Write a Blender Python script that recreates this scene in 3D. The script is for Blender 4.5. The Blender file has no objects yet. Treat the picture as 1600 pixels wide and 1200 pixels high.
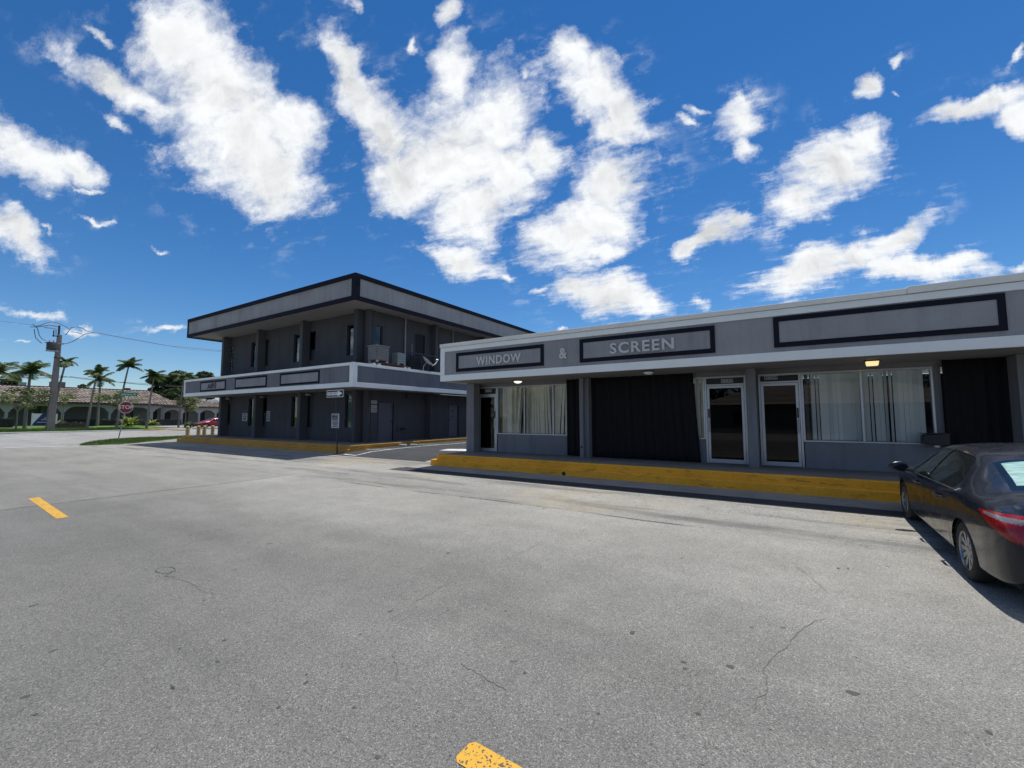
import bpy, math, random
from mathutils import Vector, Matrix
from math import sin, cos, pi, radians, sqrt, atan2
random.seed(7)
R = random.Random(11)
scene = bpy.context.scene
COL = scene.collection

# ------------------------------------------------------------------ helpers
def lerp(a, b, t): return a + (b - a) * t
def interp(x, xs, ys):
    if x <= xs[0]: return ys[0]
    for i in range(1, len(xs)):
        if x <= xs[i]:
            return lerp(ys[i-1], ys[i], (x - xs[i-1]) / (xs[i] - xs[i-1]))
    return ys[-1]
def smooth_interp(x, xs, ys):
    n = len(xs)
    if x <= xs[0]: return ys[0]
    if x >= xs[-1]: return ys[-1]
    for i in range(1, n):
        if x <= xs[i]:
            h = xs[i] - xs[i-1]; t = (x - xs[i-1]) / h
            def slope(j):
                if j == 0 or j == n-1: 
                    k = max(1, j) if j else 1
                    return (ys[k] - ys[k-1]) / (xs[k] - xs[k-1])
                a = (ys[j] - ys[j-1]) / (xs[j] - xs[j-1]); b = (ys[j+1] - ys[j]) / (xs[j+1] - xs[j])
                if a * b <= 0: return 0.0
                return 2 * a * b / (a + b)
            m0, m1 = slope(i-1) * h, slope(i) * h
            t2, t3 = t*t, t*t*t
            return (2*t3-3*t2+1)*ys[i-1] + (t3-2*t2+t)*m0 + (-2*t3+3*t2)*ys[i] + (t3-t2)*m1
    return ys[-1]

class MB:
    def __init__(s): s.v = []; s.f = []; s.m = []
    def face(s, pts, m=0):
        n = len(s.v); s.v += [tuple(p) for p in pts]; s.f.append(tuple(range(n, n+len(pts)))); s.m.append(m)
    def add(s, vs, fs, m=0):
        n = len(s.v); s.v += [tuple(p) for p in vs]
        for f in fs: s.f.append(tuple(i+n for i in f)); s.m.append(m)
    def box(s, x0, x1, y0, y1, z0, z1, m=0):
        if x0 > x1: x0, x1 = x1, x0
        if y0 > y1: y0, y1 = y1, y0
        if z0 > z1: z0, z1 = z1, z0
        s.add([(x0,y0,z0),(x1,y0,z0),(x1,y1,z0),(x0,y1,z0),(x0,y0,z1),(x1,y0,z1),(x1,y1,z1),(x0,y1,z1)],
              [(0,3,2,1),(4,5,6,7),(0,1,5,4),(1,2,6,5),(2,3,7,6),(3,0,4,7)], m)
    def prism(s, poly, o, u, v, w, d, m=0):
        """poly in (u,v) plane from origin o, extruded by d along w"""
        o, u, v, w = Vector(o), Vector(u), Vector(v), Vector(w); n = len(poly)
        a = [o + u*p[0] + v*p[1] for p in poly]; b = [p + w*d for p in a]
        s.add(a+b, [tuple(range(n))[::-1], tuple(range(n, 2*n))] + [(i, (i+1) % n, n+(i+1) % n, n+i) for i in range(n)], m)
    def tube(s, pts, r, n=8, m=0, cap=True):
        pts = [Vector(p) for p in pts]; k = len(pts); rr = r if isinstance(r, (list, tuple)) else [r]*k
        base = len(s.v); prev = None
        for i, p in enumerate(pts):
            t = (pts[min(i+1, k-1)] - pts[max(i-1, 0)]).normalized()
            if prev is None:
                a = Vector((0,0,1)) if abs(t.z) < .9 else Vector((1,0,0))
                x = t.cross(a).normalized()
            else:
                x = (prev - t*prev.dot(t)).normalized()
            y = t.cross(x); prev = x
            for j in range(n):
                q = 2*pi*j/n
                s.v.append(tuple(p + (x*cos(q) + y*sin(q))*rr[i]))
        for i in range(k-1):
            for j in range(n):
                a = base+i*n+j; b = base+i*n+(j+1) % n
                s.f.append((a, b, b+n, a+n)); s.m.append(m)
        if cap:
            s.f.append(tuple(range(base, base+n))[::-1]); s.m.append(m)
            s.f.append(tuple(range(base+(k-1)*n, base+k*n))); s.m.append(m)
    def lathe(s, prof, o, axis, n=24, m=0):
        """prof list of (r, h) along axis from o"""
        o = Vector(o); w = Vector(axis).normalized()
        a = Vector((0,0,1)) if abs(w.z) < .9 else Vector((1,0,0))
        x = w.cross(a).normalized(); y = w.cross(x); base = len(s.v); k = len(prof)
        for r, h in prof:
            for j in range(n):
                q = 2*pi*j/n; s.v.append(tuple(o + w*h + (x*cos(q)+y*sin(q))*max(r, 1e-4)))
        for i in range(k-1):
            for j in range(n):
                p = base+i*n+j; q = base+i*n+(j+1) % n
                s.f.append((p, q, q+n, p+n)); s.m.append(m)
    def text(s, body, o, u, v, size, depth=.01, bold=0., m=0, align='CENTER', sx=1., space=1.):
        c = bpy.data.curves.new('tmp', 'FONT'); c.body = body; c.size = 1; c.align_x = align; c.align_y = 'CENTER'
        c.extrude = .5; c.offset = bold; c.space_character = space; c.resolution_u = 3
        ob = bpy.data.objects.new('tmp', c); COL.objects.link(ob)
        bpy.context.view_layer.update()
        me = ob.evaluated_get(bpy.context.evaluated_depsgraph_get()).to_mesh()
        o, u, v = Vector(o), Vector(u), Vector(v); w = u.cross(v)
        vs = [o + u*p.co.x*size*sx + v*p.co.y*size + w*(p.co.z+.5)*depth for p in me.vertices]
        s.add(vs, [tuple(p.vertices) for p in me.polygons], m)
        ob.to_mesh_clear(); bpy.data.objects.remove(ob); bpy.data.curves.remove(c)
    def build(s, name, mats, parent=None, smooth=False, local=False, bevel=0., angle=35):
        me = bpy.data.meshes.new(name)
        off = Vector((0,0,0))
        if parent is not None and not local:
            p = parent
            while p is not None: off += p.location; p = p.parent
        me.from_pydata([tuple(Vector(p)-off) for p in s.v] if off.length else s.v, [], s.f)
        if not isinstance(mats, (list, tuple)): mats = [mats]
        for m in mats: me.materials.append(m)
        if len(mats) > 1: me.polygons.foreach_set('material_index', s.m)
        if smooth:
            me.polygons.foreach_set('use_smooth', [True]*len(me.polygons))
            if angle < 180: me.set_sharp_from_angle(angle=radians(angle))
        me.update()
        o = bpy.data.objects.new(name, me); COL.objects.link(o)
        if parent is not None: o.parent = parent
        if bevel:
            b = o.modifiers.new('bevel', 'BEVEL'); b.width = bevel; b.segments = 2; b.limit_method = 'ANGLE'
        return o
def thing(name, loc, label, cat, group=None, rot=(0,0,0)):
    o = bpy.data.objects.new(name, None); o.empty_display_size = .2; COL.objects.link(o)
    o.location = loc; o.rotation_euler = rot; tag(o, label, cat, group); return o
def tag(o, label, cat, group=None):
    o['label'] = label; o['category'] = cat
    if group: o['group'] = group
    return o
def struct(o, kind='structure'): o['kind'] = kind; return o

# ------------------------------------------------------------------ materials
class NT:
    def __init__(s, name):
        s.mat = bpy.data.materials.new(name); s.mat.use_nodes = True; s.t = s.mat.node_tree
        s.b = s.t.nodes['Principled BSDF']; s.out = s.t.nodes['Material Output']
    def n(s, typ, **kw):
        nd = s.t.nodes.new(typ)
        for k, v in kw.items():
            if k.startswith('i_'):
                k = k[2:]; nd.inputs[int(k) if k.isdigit() else k].default_value = v
            else: setattr(nd, k, v)
        return nd
    def l(s, a, b): s.t.links.new(a, b)
    def obj(s): return s.n('ShaderNodeTexCoord').outputs['Object']
    def noise(s, vec, scale, detail=4, rough=.55):
        nd = s.n('ShaderNodeTexNoise'); nd.inputs['Scale'].default_value = scale
        nd.inputs['Detail'].default_value = detail; nd.inputs['Roughness'].default_value = rough
        s.l(vec, nd.inputs['Vector']); return nd.outputs['Fac']
    def scale(s, vec, sc):
        m = s.n('ShaderNodeMapping'); m.inputs['Scale'].default_value = sc; s.l(vec, m.inputs['Vector']); return m.outputs[0]
    def ramp(s, fac, stops):
        r = s.n('ShaderNodeValToRGB'); e = r.color_ramp.elements
        while len(e) < len(stops): e.new(.5)
        for el, (p, c) in zip(e, stops):
            el.position = p; el.color = (*c, 1) if isinstance(c, tuple) else (c, c, c, 1)
        s.l(fac, r.inputs[0]); return r.outputs[0]
    def math(s, op, a, b=None, c=None):
        m = s.n('ShaderNodeMath', operation=op)
        for i, x in enumerate((a, b, c)):
            if x is None: continue
            if isinstance(x, (int, float)): m.inputs[i].default_value = x
            else: s.l(x, m.inputs[i])
        return m.outputs[0]
    def mix(s, fac, a, b, mode='MIX'):
        m = s.n('ShaderNodeMix', data_type='RGBA', blend_type=mode)
        for i, x in ((0, fac), (6, a), (7, b)):
            if isinstance(x, (int, float)): m.inputs[i].default_value = x if i == 0 else (x, x, x, 1)
            elif isinstance(x, tuple): m.inputs[i].default_value = (*x, 1)
            else: s.l(x, m.inputs[i])
        return m.outputs[2]
    def bump(s, h, strength, dist=.01):
        b = s.n('ShaderNodeBump'); b.inputs['Strength'].default_value = strength; b.inputs['Distance'].default_value = dist
        s.l(h, b.inputs['Height']); s.l(b.outputs[0], s.b.inputs['Normal'])
    def set(s, col=None, rough=None, **kw):
        if col is not None:
            if isinstance(col, tuple): s.b.inputs['Base Color'].default_value = (*col, 1)
            else: s.l(col, s.b.inputs['Base Color'])
        if rough is not None:
            if isinstance(rough, (int, float)): s.b.inputs['Roughness'].default_value = rough
            else: s.l(rough, s.b.inputs['Roughness'])
        for k, v in kw.items(): s.b.inputs[k.replace('_', ' ')].default_value = v
        return s.mat

def plain(name, col, rough=.6, var=.15, sc=3., bump=0., bsc=60., **kw):
    t = NT(name); o = t.obj()
    f = t.noise(o, sc, 5); f2 = t.noise(o, sc*9, 3)
    k = t.math('ADD', t.math('MULTIPLY', f, .65), t.math('MULTIPLY', f2, .35))
    c = t.ramp(k, [(.3, tuple(x*(1-var) for x in col)), (.7, tuple(min(1, x*(1+var)) for x in col))])
    if bump: t.bump(t.noise(o, bsc, 3), bump, .01)
    return t.set(c, rough, **kw)

def stucco(name, col, streak=.25):
    """rough rendered wall: grain, mottling and vertical rain streaks"""
    t = NT(name); o = t.obj()
    big = t.noise(o, .7, 5, .6); fine = t.noise(o, 45, 4, .7)
    st = t.noise(t.scale(o, (2.2, 2.2, .12)), 2., 5, .65)
    c = t.ramp(t.math('ADD', t.math('MULTIPLY', big, .6), t.math('MULTIPLY', fine, .4)),
               [(.32, tuple(x*.78 for x in col)), (.5, col), (.68, tuple(x*1.2 for x in col))])
    s2 = t.ramp(st, [(.50, 1.), (.72, 1. - streak)])
    c = t.mix(1., c, s2, 'MULTIPLY')
    t.bump(t.noise(o, 70, 3, .6), .55, .012)
    return t.set(c, .9)

def asphalt(name, lo, hi, sandy=0., streaks=0., fade=None):
    t = NT(name); o = t.n('ShaderNodeNewGeometry').outputs['Position']
    vor = t.n('ShaderNodeTexVoronoi'); vor.inputs['Scale'].default_value = 150; t.l(o, vor.inputs['Vector'])
    vor2 = t.n('ShaderNodeTexVoronoi'); vor2.inputs['Scale'].default_value = 330; t.l(o, vor2.inputs['Vector'])
    sep = t.n('ShaderNodeSeparateColor'); t.l(vor.outputs['Color'], sep.inputs[0])
    sep2 = t.n('ShaderNodeSeparateColor'); t.l(vor2.outputs['Color'], sep2.inputs[0])
    big = t.noise(o, .35, 6, .6); mid = t.noise(o, 2.3, 5, .65); wide = t.noise(t.scale(o, (.25, 1., 1.)), .5, 4, .6)
    k = t.math('ADD', t.math('MULTIPLY', big, .5), t.math('MULTIPLY', mid, .3))
    k = t.math('ADD', k, t.math('MULTIPLY', wide, .2))
    base = t.ramp(k, [(.34, lo), (.64, hi)])
    path = t.noise(t.scale(o, (.05, .75, 1.)), 1.0, 3, .5)
    base = t.mix(1., base, t.ramp(path, [(.35, .86), (.65, 1.10)]), 'MULTIPLY')
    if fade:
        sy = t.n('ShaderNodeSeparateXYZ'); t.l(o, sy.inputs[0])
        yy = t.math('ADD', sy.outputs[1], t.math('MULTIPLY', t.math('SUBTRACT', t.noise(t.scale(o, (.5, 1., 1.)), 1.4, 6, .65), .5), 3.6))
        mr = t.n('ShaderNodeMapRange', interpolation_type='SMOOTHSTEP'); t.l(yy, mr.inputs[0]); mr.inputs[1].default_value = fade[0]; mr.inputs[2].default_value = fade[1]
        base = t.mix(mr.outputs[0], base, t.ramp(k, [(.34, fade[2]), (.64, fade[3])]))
    g1 = t.ramp(sep.outputs[0], [(0., .50), (.25, .82), (.8, 1.05), (.93, 1.25), (1., 1.75)])
    g2 = t.ramp(sep2.outputs[0], [(0., .55), (.3, .9), (.85, 1.05), (1., 1.6)])
    c = t.mix(1., base, g1, 'MULTIPLY'); c = t.mix(1., c, g2, 'MULTIPLY')
    if sandy:
        m = t.noise(o, .33, 5, .6); m = t.ramp(m, [(.50, 0.), (.66, sandy)])
        c = t.mix(m, c, (.34, .29, .20))
    if streaks:
        m = t.noise(t.scale(o, (.18, 1.6, 1.)), 1.3, 5, .62); m = t.ramp(m, [(.50, 0.), (.68, streaks)])
        c = t.mix(m, c, t.mix(.55, c, (.045, .045, .045)))
    if sandy:
        wv_ = t.n('ShaderNodeVectorMath', operation='ADD'); nz_ = t.n('ShaderNodeTexNoise'); nz_.inputs['Scale'].default_value = 3.; nz_.inputs['Detail'].default_value = 5; t.l(o, nz_.inputs['Vector'])
        t.l(o, wv_.inputs[0]); t.l(nz_.outputs['Color'], wv_.inputs[1])
        ve = t.n('ShaderNodeTexVoronoi', feature='DISTANCE_TO_EDGE'); ve.inputs['Scale'].default_value = 2.6; t.l(wv_.outputs[0], ve.inputs['Vector'])
        cr = t.ramp(ve.outputs['Distance'], [(.0, 1.), (.022, 0.)]); mk = t.ramp(t.noise(o, .8, 4, .6), [(.48, 0.), (.62, .75)])
        c = t.mix(t.math('MULTIPLY', cr, mk), c, (.07, .068, .065))
        gr = t.ramp(t.noise(o, 22, 5, .75), [(.52, 0.), (.66, .5)]); mk2 = t.ramp(t.noise(t.scale(o, (.4, 1., 1.)), 1.1, 5, .65), [(.46, 0.), (.64, 1.)])
        c = t.mix(t.math('MULTIPLY', gr, mk2), c, (.085, .083, .08))
    sp = t.noise(o, 7.5, 2, .5); sp = t.ramp(sp, [(.72, 0.), (.76, .55)])
    c = t.mix(sp, c, (.05, .05, .05))
    t.bump(t.math('SUBTRACT', 1., vor.outputs['Distance']), .25, .006)
    return t.set(c, .93, Specular_IOR_Level=.25)

M = {}
M['street'] = asphalt('street_asphalt', (.150, .147, .136), (.205, .20, .185), fade=(1.6, 7.4, (.25, .243, .218), (.38, .368, .33)))  # darker foreground: real tone difference plus lens vignette put into the colour
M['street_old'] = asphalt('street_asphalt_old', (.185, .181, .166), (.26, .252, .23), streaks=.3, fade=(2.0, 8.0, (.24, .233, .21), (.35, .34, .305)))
M['apron'] = asphalt('apron_asphalt', (.25, .244, .222), (.39, .378, .345), sandy=.6, streaks=.95)
M['cross'] = asphalt('cross_road_asphalt', (.28, .275, .26), (.36, .352, .33), streaks=.2)
M['lot'] = asphalt('lot_asphalt', (.045, .047, .052), (.085, .087, .092), streaks=.3)
M['concrete'] = plain('concrete', (.27, .255, .23), .9, .22, 1.2, .3)
M['pave'] = plain('pavement_concrete', (.18, .172, .16), .85, .25, 1.1, .25)
M['white_concrete'] = plain('pale_concrete', (.52, .51, .48), .9, .12, 1.5, .2)
M['stucco_dark'] = stucco('dark_grey_stucco', (.068, .069, .078), .22)
M['stucco_fin'] = stucco('lit_grey_stucco', (.098, .099, .108), .18)  # wall stucco made paler for the fins, their lit fronts put into the colour
M['stucco_pier'] = stucco('grey_stucco', (.205, .208, .226), .22)
M['fascia'] = stucco('grey_pebble_stucco', (.285, .286, .292), .2)
M['fascia_dark'] = stucco('blue_grey_stucco', (.165, .168, .19), .25)
M['trim'] = plain('white_painted_trim', (.78, .79, .765), .5, .06, 2.)
M['flash'] = plain('roof_flashing', (.74, .71, .64), .5, .1, 1.)
M['navy'] = plain('near_black_trim', (.008, .008, .017), .8, .2, 4., Specular_IOR_Level=.2)
M['soffit'] = plain('grey_soffit', (.26, .25, .24), .8, .12, 1.5)
M['roofing'] = plain('flat_roofing', (.35, .35, .34), .9, .15, .8)
M['alu'] = plain('aluminium_frame', (.50, .52, .55), .35, .08, 5., Metallic=.55)
M['alu_dark'] = plain('dark_frame', (.05, .05, .055), .4, .1, 5.)
M['room'] = plain('dark_room', (.02, .02, .023), .9)
M['curtain'] = plain('black_fabric', (.0035, .0035, .0055), .9, .25, 6.)
M['black'] = plain('black_plastic', (.012, .012, .014), .45)
M['steel'] = plain('galvanised_steel', (.38, .39, .40), .45, .15, 8., Metallic=.6)
M['dark_steel'] = plain('dark_post_steel', (.05, .05, .055), .5, .2, 8., Metallic=.4)
M['rust'] = plain('rusty_post_foot', (.09, .03, .02), .8, .3, 14.)
M['white'] = plain('white_paint', (.78, .78, .77), .5, .05, 6.)
M['letter'] = plain('pale_grey_letters', (.54, .53, .52), .5, .06, 4.)
M['maroon'] = plain('dark_maroon_letters', (.035, .012, .018), .5)
M['sign_red'] = plain('sign_red', (.25, .012, .026), .35, .06, 3.)
M['sign_green'] = plain('sign_green', (.004, .20, .13), .35, .06, 3.)
M['sign_blue'] = plain('sign_navy_blue', (.02, .03, .16), .4)
M['paper'] = plain('white_notice', (.44, .44, .46), .7, .06, 9.)
M['red_text'] = plain('red_print', (.28, .05, .06), .6)
M['black_text'] = plain('black_print', (.015, .015, .02), .6)
M['pipe'] = plain('white_pipe', (.25, .26, .28), .5)
M['door_paint'] = plain('grey_door_paint', (.098, .10, .125), .6, .08, 2.)
M['bark'] = plain('palm_bark', (.17, .155, .135), .9, .3, 9., .4)
M['bark_dark'] = plain('tree_bark', (.12, .10, .08), .9, .3, 9., .4)
M['pole_concrete'] = plain('pole_concrete', (.20, .175, .16), .9, .15, 2., .2)
M['wire'] = plain('black_cable', (.02, .02, .024), .6)
M['plaster'] = plain('cream_plaster', (.32, .32, .305), .85, .1, .6)
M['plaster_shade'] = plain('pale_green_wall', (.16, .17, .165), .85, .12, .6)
M['brown'] = plain('brown_timber', (.06, .045, .04), .7)
M['curb_yellow_far'] = plain('faded_yellow_paint', (.50, .30, .04), .7, .2, 4.)

def yellow_paint(nm='worn_yellow_kerb_paint', cols=((.56, .25, .012), (.76, .355, .018), (.85, .43, .035))):
    t = NT(nm); o = t.n('ShaderNodeNewGeometry').outputs['Position']
    a = t.noise(o, 1.1, 6, .65); b = t.noise(t.scale(o, (1., 1., 4.)), 2.2, 6, .7); g = t.noise(o, 26, 4)
    c = t.ramp(t.math('ADD', t.math('MULTIPLY', a, .6), t.math('MULTIPLY', g, .4)),
               [(.3, cols[0]), (.5, cols[1]), (.7, cols[2])])
    d = t.ramp(b, [(.56, 0.), (.70, .8)])
    c = t.mix(d, c, (.115, .07, .035))
    w = t.ramp(t.noise(t.scale(o, (1.5, 1.5, 12.)), 3., 5, .7), [(.66, 0.), (.72, .8)])
    c = t.mix(w, c, (.06, .05, .045))
    t.bump(g, .3, .01)
    return t.set(c, .75)
M['yellow'] = yellow_paint()
M['yellow_old'] = yellow_paint('old_yellow_kerb_paint', ((.34, .17, .025), (.48, .25, .035), (.58, .32, .06)))
def road_paint(name, col, chips=.55, sc=14.):
    t = NT(name); o = t.n('ShaderNodeNewGeometry').outputs['Position']
    v = t.n('ShaderNodeTexVoronoi'); v.inputs['Scale'].default_value = 95; t.l(o, v.inputs['Vector'])
    sp = t.n('ShaderNodeSeparateColor'); t.l(v.outputs['Color'], sp.inputs[0])
    m = t.math('ADD', t.math('MULTIPLY', sp.outputs[0], .7), t.math('MULTIPLY', t.noise(o, sc, 5, .7), .6))
    m = t.ramp(m, [(.385, 1.), (.425, 0.)])
    c = t.mix(t.noise(o, 5, 4), tuple(x*.85 for x in col), col)
    c = t.mix(m, c, (.09, .085, .07))
    return t.set(c, .8)
M['dash'] = road_paint('yellow_line_paint', (.66, .36, .035))
M['white_line'] = road_paint('white_line_paint', (.72, .73, .73))
M['crack'] = plain('dark_crack', (.125, .12, .11), 1., .2, 20.)  # dark grey of the road cracks, seams and thin ring
M['stain'] = plain('tar_spot', (.065, .064, .06), .8, .25, 20.)

def grass_mat():
    t = NT('lawn_grass'); o = t.n('ShaderNodeNewGeometry').outputs['Position']
    k = t.math('ADD', t.math('MULTIPLY', t.noise(o, .35, 5, .6), .55), t.math('MULTIPLY', t.noise(o, 9, 5, .7), .45))
    c = t.ramp(k, [(.34, (.035, .075, .012)), (.5, (.085, .16, .022)), (.62, (.13, .20, .035)), (.72, (.20, .21, .07))])
    t.bump(t.noise(o, 30, 4, .7), .9, .04); return t.set(c, .95)
M['grass'] = grass_mat()
def leaf_mat(name, a, b, c2, trans=.35):
    t = NT(name); g = t.n('ShaderNodeNewGeometry')
    c = t.ramp(g.outputs['Random Per Island'], [(0., a), (.55, b), (1., c2)])
    t.set(c, .55); tr = t.n('ShaderNodeBsdfTranslucent'); t.l(c, tr.inputs[0])
    mx = t.n('ShaderNodeMixShader'); mx.inputs[0].default_value = trans
    t.l(t.b.outputs[0], mx.inputs[1]); t.l(tr.outputs[0], mx.inputs[2]); t.l(mx.outputs[0], t.out.inputs[0])
    return t.mat
M['palm_leaf'] = leaf_mat('palm_leaf', (.035, .06, .02), (.075, .12, .03), (.16, .19, .05), .4)
M['tree_leaf'] = leaf_mat('dark_leaf', (.018, .036, .014), (.035, .065, .02), (.07, .10, .03))
M['airy_leaf'] = leaf_mat('olive_leaf', (.13, .17, .065), (.22, .26, .11), (.36, .36, .19), .5)
M['hedge_leaf'] = leaf_mat('hedge_leaf', (.015, .03, .012), (.03, .055, .018), (.06, .085, .025))
M['hedge_brown'] = leaf_mat('bronze_leaf', (.05, .03, .025), (.08, .055, .035), (.10, .12, .04))
M['lime_leaf'] = leaf_mat('lime_leaf', (.10, .15, .02), (.22, .27, .04), (.36, .37, .07))
M['blade'] = leaf_mat('grass_blade', (.04, .09, .015), (.09, .16, .025), (.16, .21, .05))

def glass_mat(name, tint=(.9, .95, .95), rough=.02, refl=1.):
    t = NT(name); t.t.nodes.remove(t.b)
    tr = t.n('ShaderNodeBsdfTransparent'); tr.inputs[0].default_value = (*tint, 1)
    gl = t.n('ShaderNodeBsdfGlossy'); gl.inputs['Roughness'].default_value = rough
    fr = t.n('ShaderNodeFresnel'); fr.inputs[0].default_value = 1.5
    w = t.n('ShaderNodeTexNoise'); w.inputs['Scale'].default_value = .7
    bp = t.n('ShaderNodeBump'); bp.inputs['Strength'].default_value = .03; t.l(w.outputs['Fac'], bp.inputs['Height'])
    t.l(bp.outputs[0], gl.inputs['Normal'])
    mx = t.n('ShaderNodeMixShader'); t.l(t.math('MULTIPLY', fr.outputs[0], refl), mx.inputs[0])
    t.l(tr.outputs[0], mx.inputs[1]); t.l(gl.outputs[0], mx.inputs[2]); t.l(mx.outputs[0], t.out.inputs[0])
    return t.mat
M['glass'] = glass_mat('window_glass', (.97, .97, .955), .01, .5)
M['dim_glass'] = glass_mat('dim_window_glass', (.75, .78, .80), .02, .3)
M['door_glass'] = glass_mat('tinted_door_glass', (.24, .25, .28), .01, .7)
def blind_mat(name, a, b):
    t = NT(name); g = t.n('ShaderNodeNewGeometry')
    c = t.ramp(g.outputs['Random Per Island'], [(0., a), (1., b)])
    return t.set(c, .7)
M['blind'] = blind_mat('cream_blind', (.66, .64, .53), (.84, .82, .70))
M['blind_blue'] = blind_mat('pale_blind', (.50, .55, .57), (.66, .71, .72))
M['shade'] = plain('grey_green_shade', (.30, .34, .32), .8, .08, 2.)
def emit(name, col, s):
    t = NT(name); t.set((.8, .8, .75), .4); t.b.inputs['Emission Color'].default_value = (*col, 1); t.b.inputs['Emission Strength'].default_value = s
    return t.mat
M['lamp_warm'] = emit('lit_lamp_lens', (1., .93, .75), 1.3)
M['lamp_yellow'] = emit('lit_yellow_lens', (1., .78, .32), .95)
M['lens'] = plain('unlit_lamp_lens', (.75, .76, .75), .3, .05)

def tile_mat():
    t = NT('clay_roof_tile'); o = t.n('ShaderNodeNewGeometry').outputs['Position']
    mp = t.scale(o, (.0, 2.4, 3.2)); v = t.n('ShaderNodeTexVoronoi'); v.inputs['Scale'].default_value = 1.; t.l(mp, v.inputs['Vector'])
    sp = t.n('ShaderNodeSeparateColor'); t.l(v.outputs['Color'], sp.inputs[0])
    k = t.math('ADD', t.math('MULTIPLY', sp.outputs[0], .5), t.math('MULTIPLY', t.noise(o, .5, 5, .6), .5))
    c = t.ramp(k, [(.25, (.19, .15, .125)), (.5, (.27, .22, .185)), (.75, (.37, .315, .27))])
    return t.set(c, .85)
M['tile'] = tile_mat()

# ------------------------------------------------------------------ ground levels
def gz(Y): return .136 * min(1, max(0, (Y - 6.4) / 4.1))
def lotz(Y): return interp(Y, [11, 12, 13.5, 16, 40], [.136, .23, .29, .33, .36])
def lawnz(X): return interp(-X, [63.6, 86, 400], [.25, .56, .8])
def sheet(name, xs, ys, dz, mat, zf=None):
    b = MB(); zf = zf or (lambda x, y: gz(y)); nx = len(xs)
    b.v = [(x, y, zf(x, y) + dz) for y in ys for x in xs]
    b.f = [(j*nx+i, j*nx+i+1, (j+1)*nx+i+1, (j+1)*nx+i) for j in range(len(ys)-1) for i in range(nx-1)]; b.m = [0]*len(b.f)
    return struct(b.build(name, mat))
def flat_poly(b, pts, dz, zf=None, m=0):
    zf = zf or (lambda x, y: gz(y)); b.face([(x, y, zf(x, y) + dz) for x, y in pts], m)
def strip(b, pts, w, dz, zf=None, m=0):
    zf = zf or (lambda x, y: gz(y)); n = len(pts); P = [Vector((p[0], p[1])) for p in pts]
    ww = w if isinstance(w, list) else [w]*n; L = []; Rr = []
    for i in range(n):
        t = (P[min(i+1, n-1)] - P[max(i-1, 0)]).normalized(); q = Vector((-t.y, t.x)) * ww[i]/2
        L.append(P[i]+q); Rr.append(P[i]-q)
    for i in range(n-1):
        b.face([(p.x, p.y, zf(p.x, p.y)+dz) for p in (Rr[i], Rr[i+1], L[i+1], L[i])], m)

sheet('ground', [-1500, -200, -64, 64, 200, 1500], [-1500, -60, 6.4, 10.5, 60, 1500], 0, M['apron'])
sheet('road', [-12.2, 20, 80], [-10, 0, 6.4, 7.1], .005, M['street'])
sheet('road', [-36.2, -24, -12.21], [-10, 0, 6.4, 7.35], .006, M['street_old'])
sheet('cross_road', [-63.3, -50, -36.25], [-300, -10, 6.4, 10.5, 60, 300], .008, M['cross'])
# thin tar seam at the edge of the newer asphalt
b = MB(); rcs = random.Random(8)
strip(b, [(-12.2 + .02*sin(i*1.7), -10 + i*.57) for i in range(31)], .018, .010)
for k in range(34):
    q = rcs.uniform(0, 1); x = lerp(-17, -1, q); n = rcs.randint(4, 14)
    strip(b, [(x+i*.09, 7.12+.04*sin(x*1.1+i*.2)+rcs.uniform(-.012, .012)) for i in range(n)], [rcs.uniform(.004, .016) for _ in range(n)], .010)
struct(b.build('road_seam', M['crack']))
b = MB(); strip(b, [(-36.3, -14), (-36.3, 6.6), (-35.4, 7.2)], .28, .013); struct(b.build('road_edge_line', M['white_line']))
# yellow centre dashes
for x0, x1, na, fa, nb_, fb_ in ((-13.45, -10.36, 2.235, 2.395, 2.065, 2.215), (-1.46, 1.60, 1.74, 1.895, 1.63, 1.785)):
    b = MB(); c = .025
    flat_poly(b, [(x0+c, na), (x1-c, nb_), (x1, nb_+c), (x1, fb_-c), (x1-c, fb_), (x0+c, fa), (x0, fa-c), (x0, na+c)], .0088)
    struct(b.build('road_marking', M['dash']))
CRACKS = [
[(.21,4.56),(.1,4.41),(0,4.15),(-.06,3.89),(-.16,3.63),(-.21,3.44),(-.17,3.34),(-.18,3.16),(-.22,3.08),(-.22,2.93)],
[(-5.65,1.98),(-5.43,2.03),(-5.2,2.05),(-4.94,2.02),(-4.71,2.03),(-4.58,1.99)],
[(-2.96,3.55),(-2.98,3.36),(-2.94,3.15),(-2.95,2.97)], [(-2.51,2.36),(-2.43,2.23),(-2.32,2.16),(-2.2,2.05)],
[(-9.82,3.3),(-8.54,3.23),(-7.87,3.2),(-7.19,3.18)], [(.03,5.91),(.16,5.59),(.26,5.23)],
[(-2.84,5.34),(-2.85,4.83),(-2.88,4.37)], [(-9.71,2.13),(-9.41,2.13),(-8.97,2.05)], [(-1.95,2.4),(-1.54,2.34)], [(-6.88,2.35),(-6.73,2.2)]]
b = MB(); rc = random.Random(3)
for c in CRACKS:
    pts = []
    for (x0, y0), (x1, y1) in zip(c, c[1:]):
        n = max(2, int(sqrt((x1-x0)**2+(y1-y0)**2)/.035))
        for i in range(n):
            t = i/n; pts.append((lerp(x0, x1, t)+rc.uniform(-.012, .012), lerp(y0, y1, t)+rc.uniform(-.012, .012)))
    pts.append(c[-1]); w0 = .0075 if c[0] == (.21,4.56) else .006
    strip(b, pts, [rc.uniform(.4, 1.)*w0 for _ in pts], .0078)
struct(b.build('road_crack', M['crack']))
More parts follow.
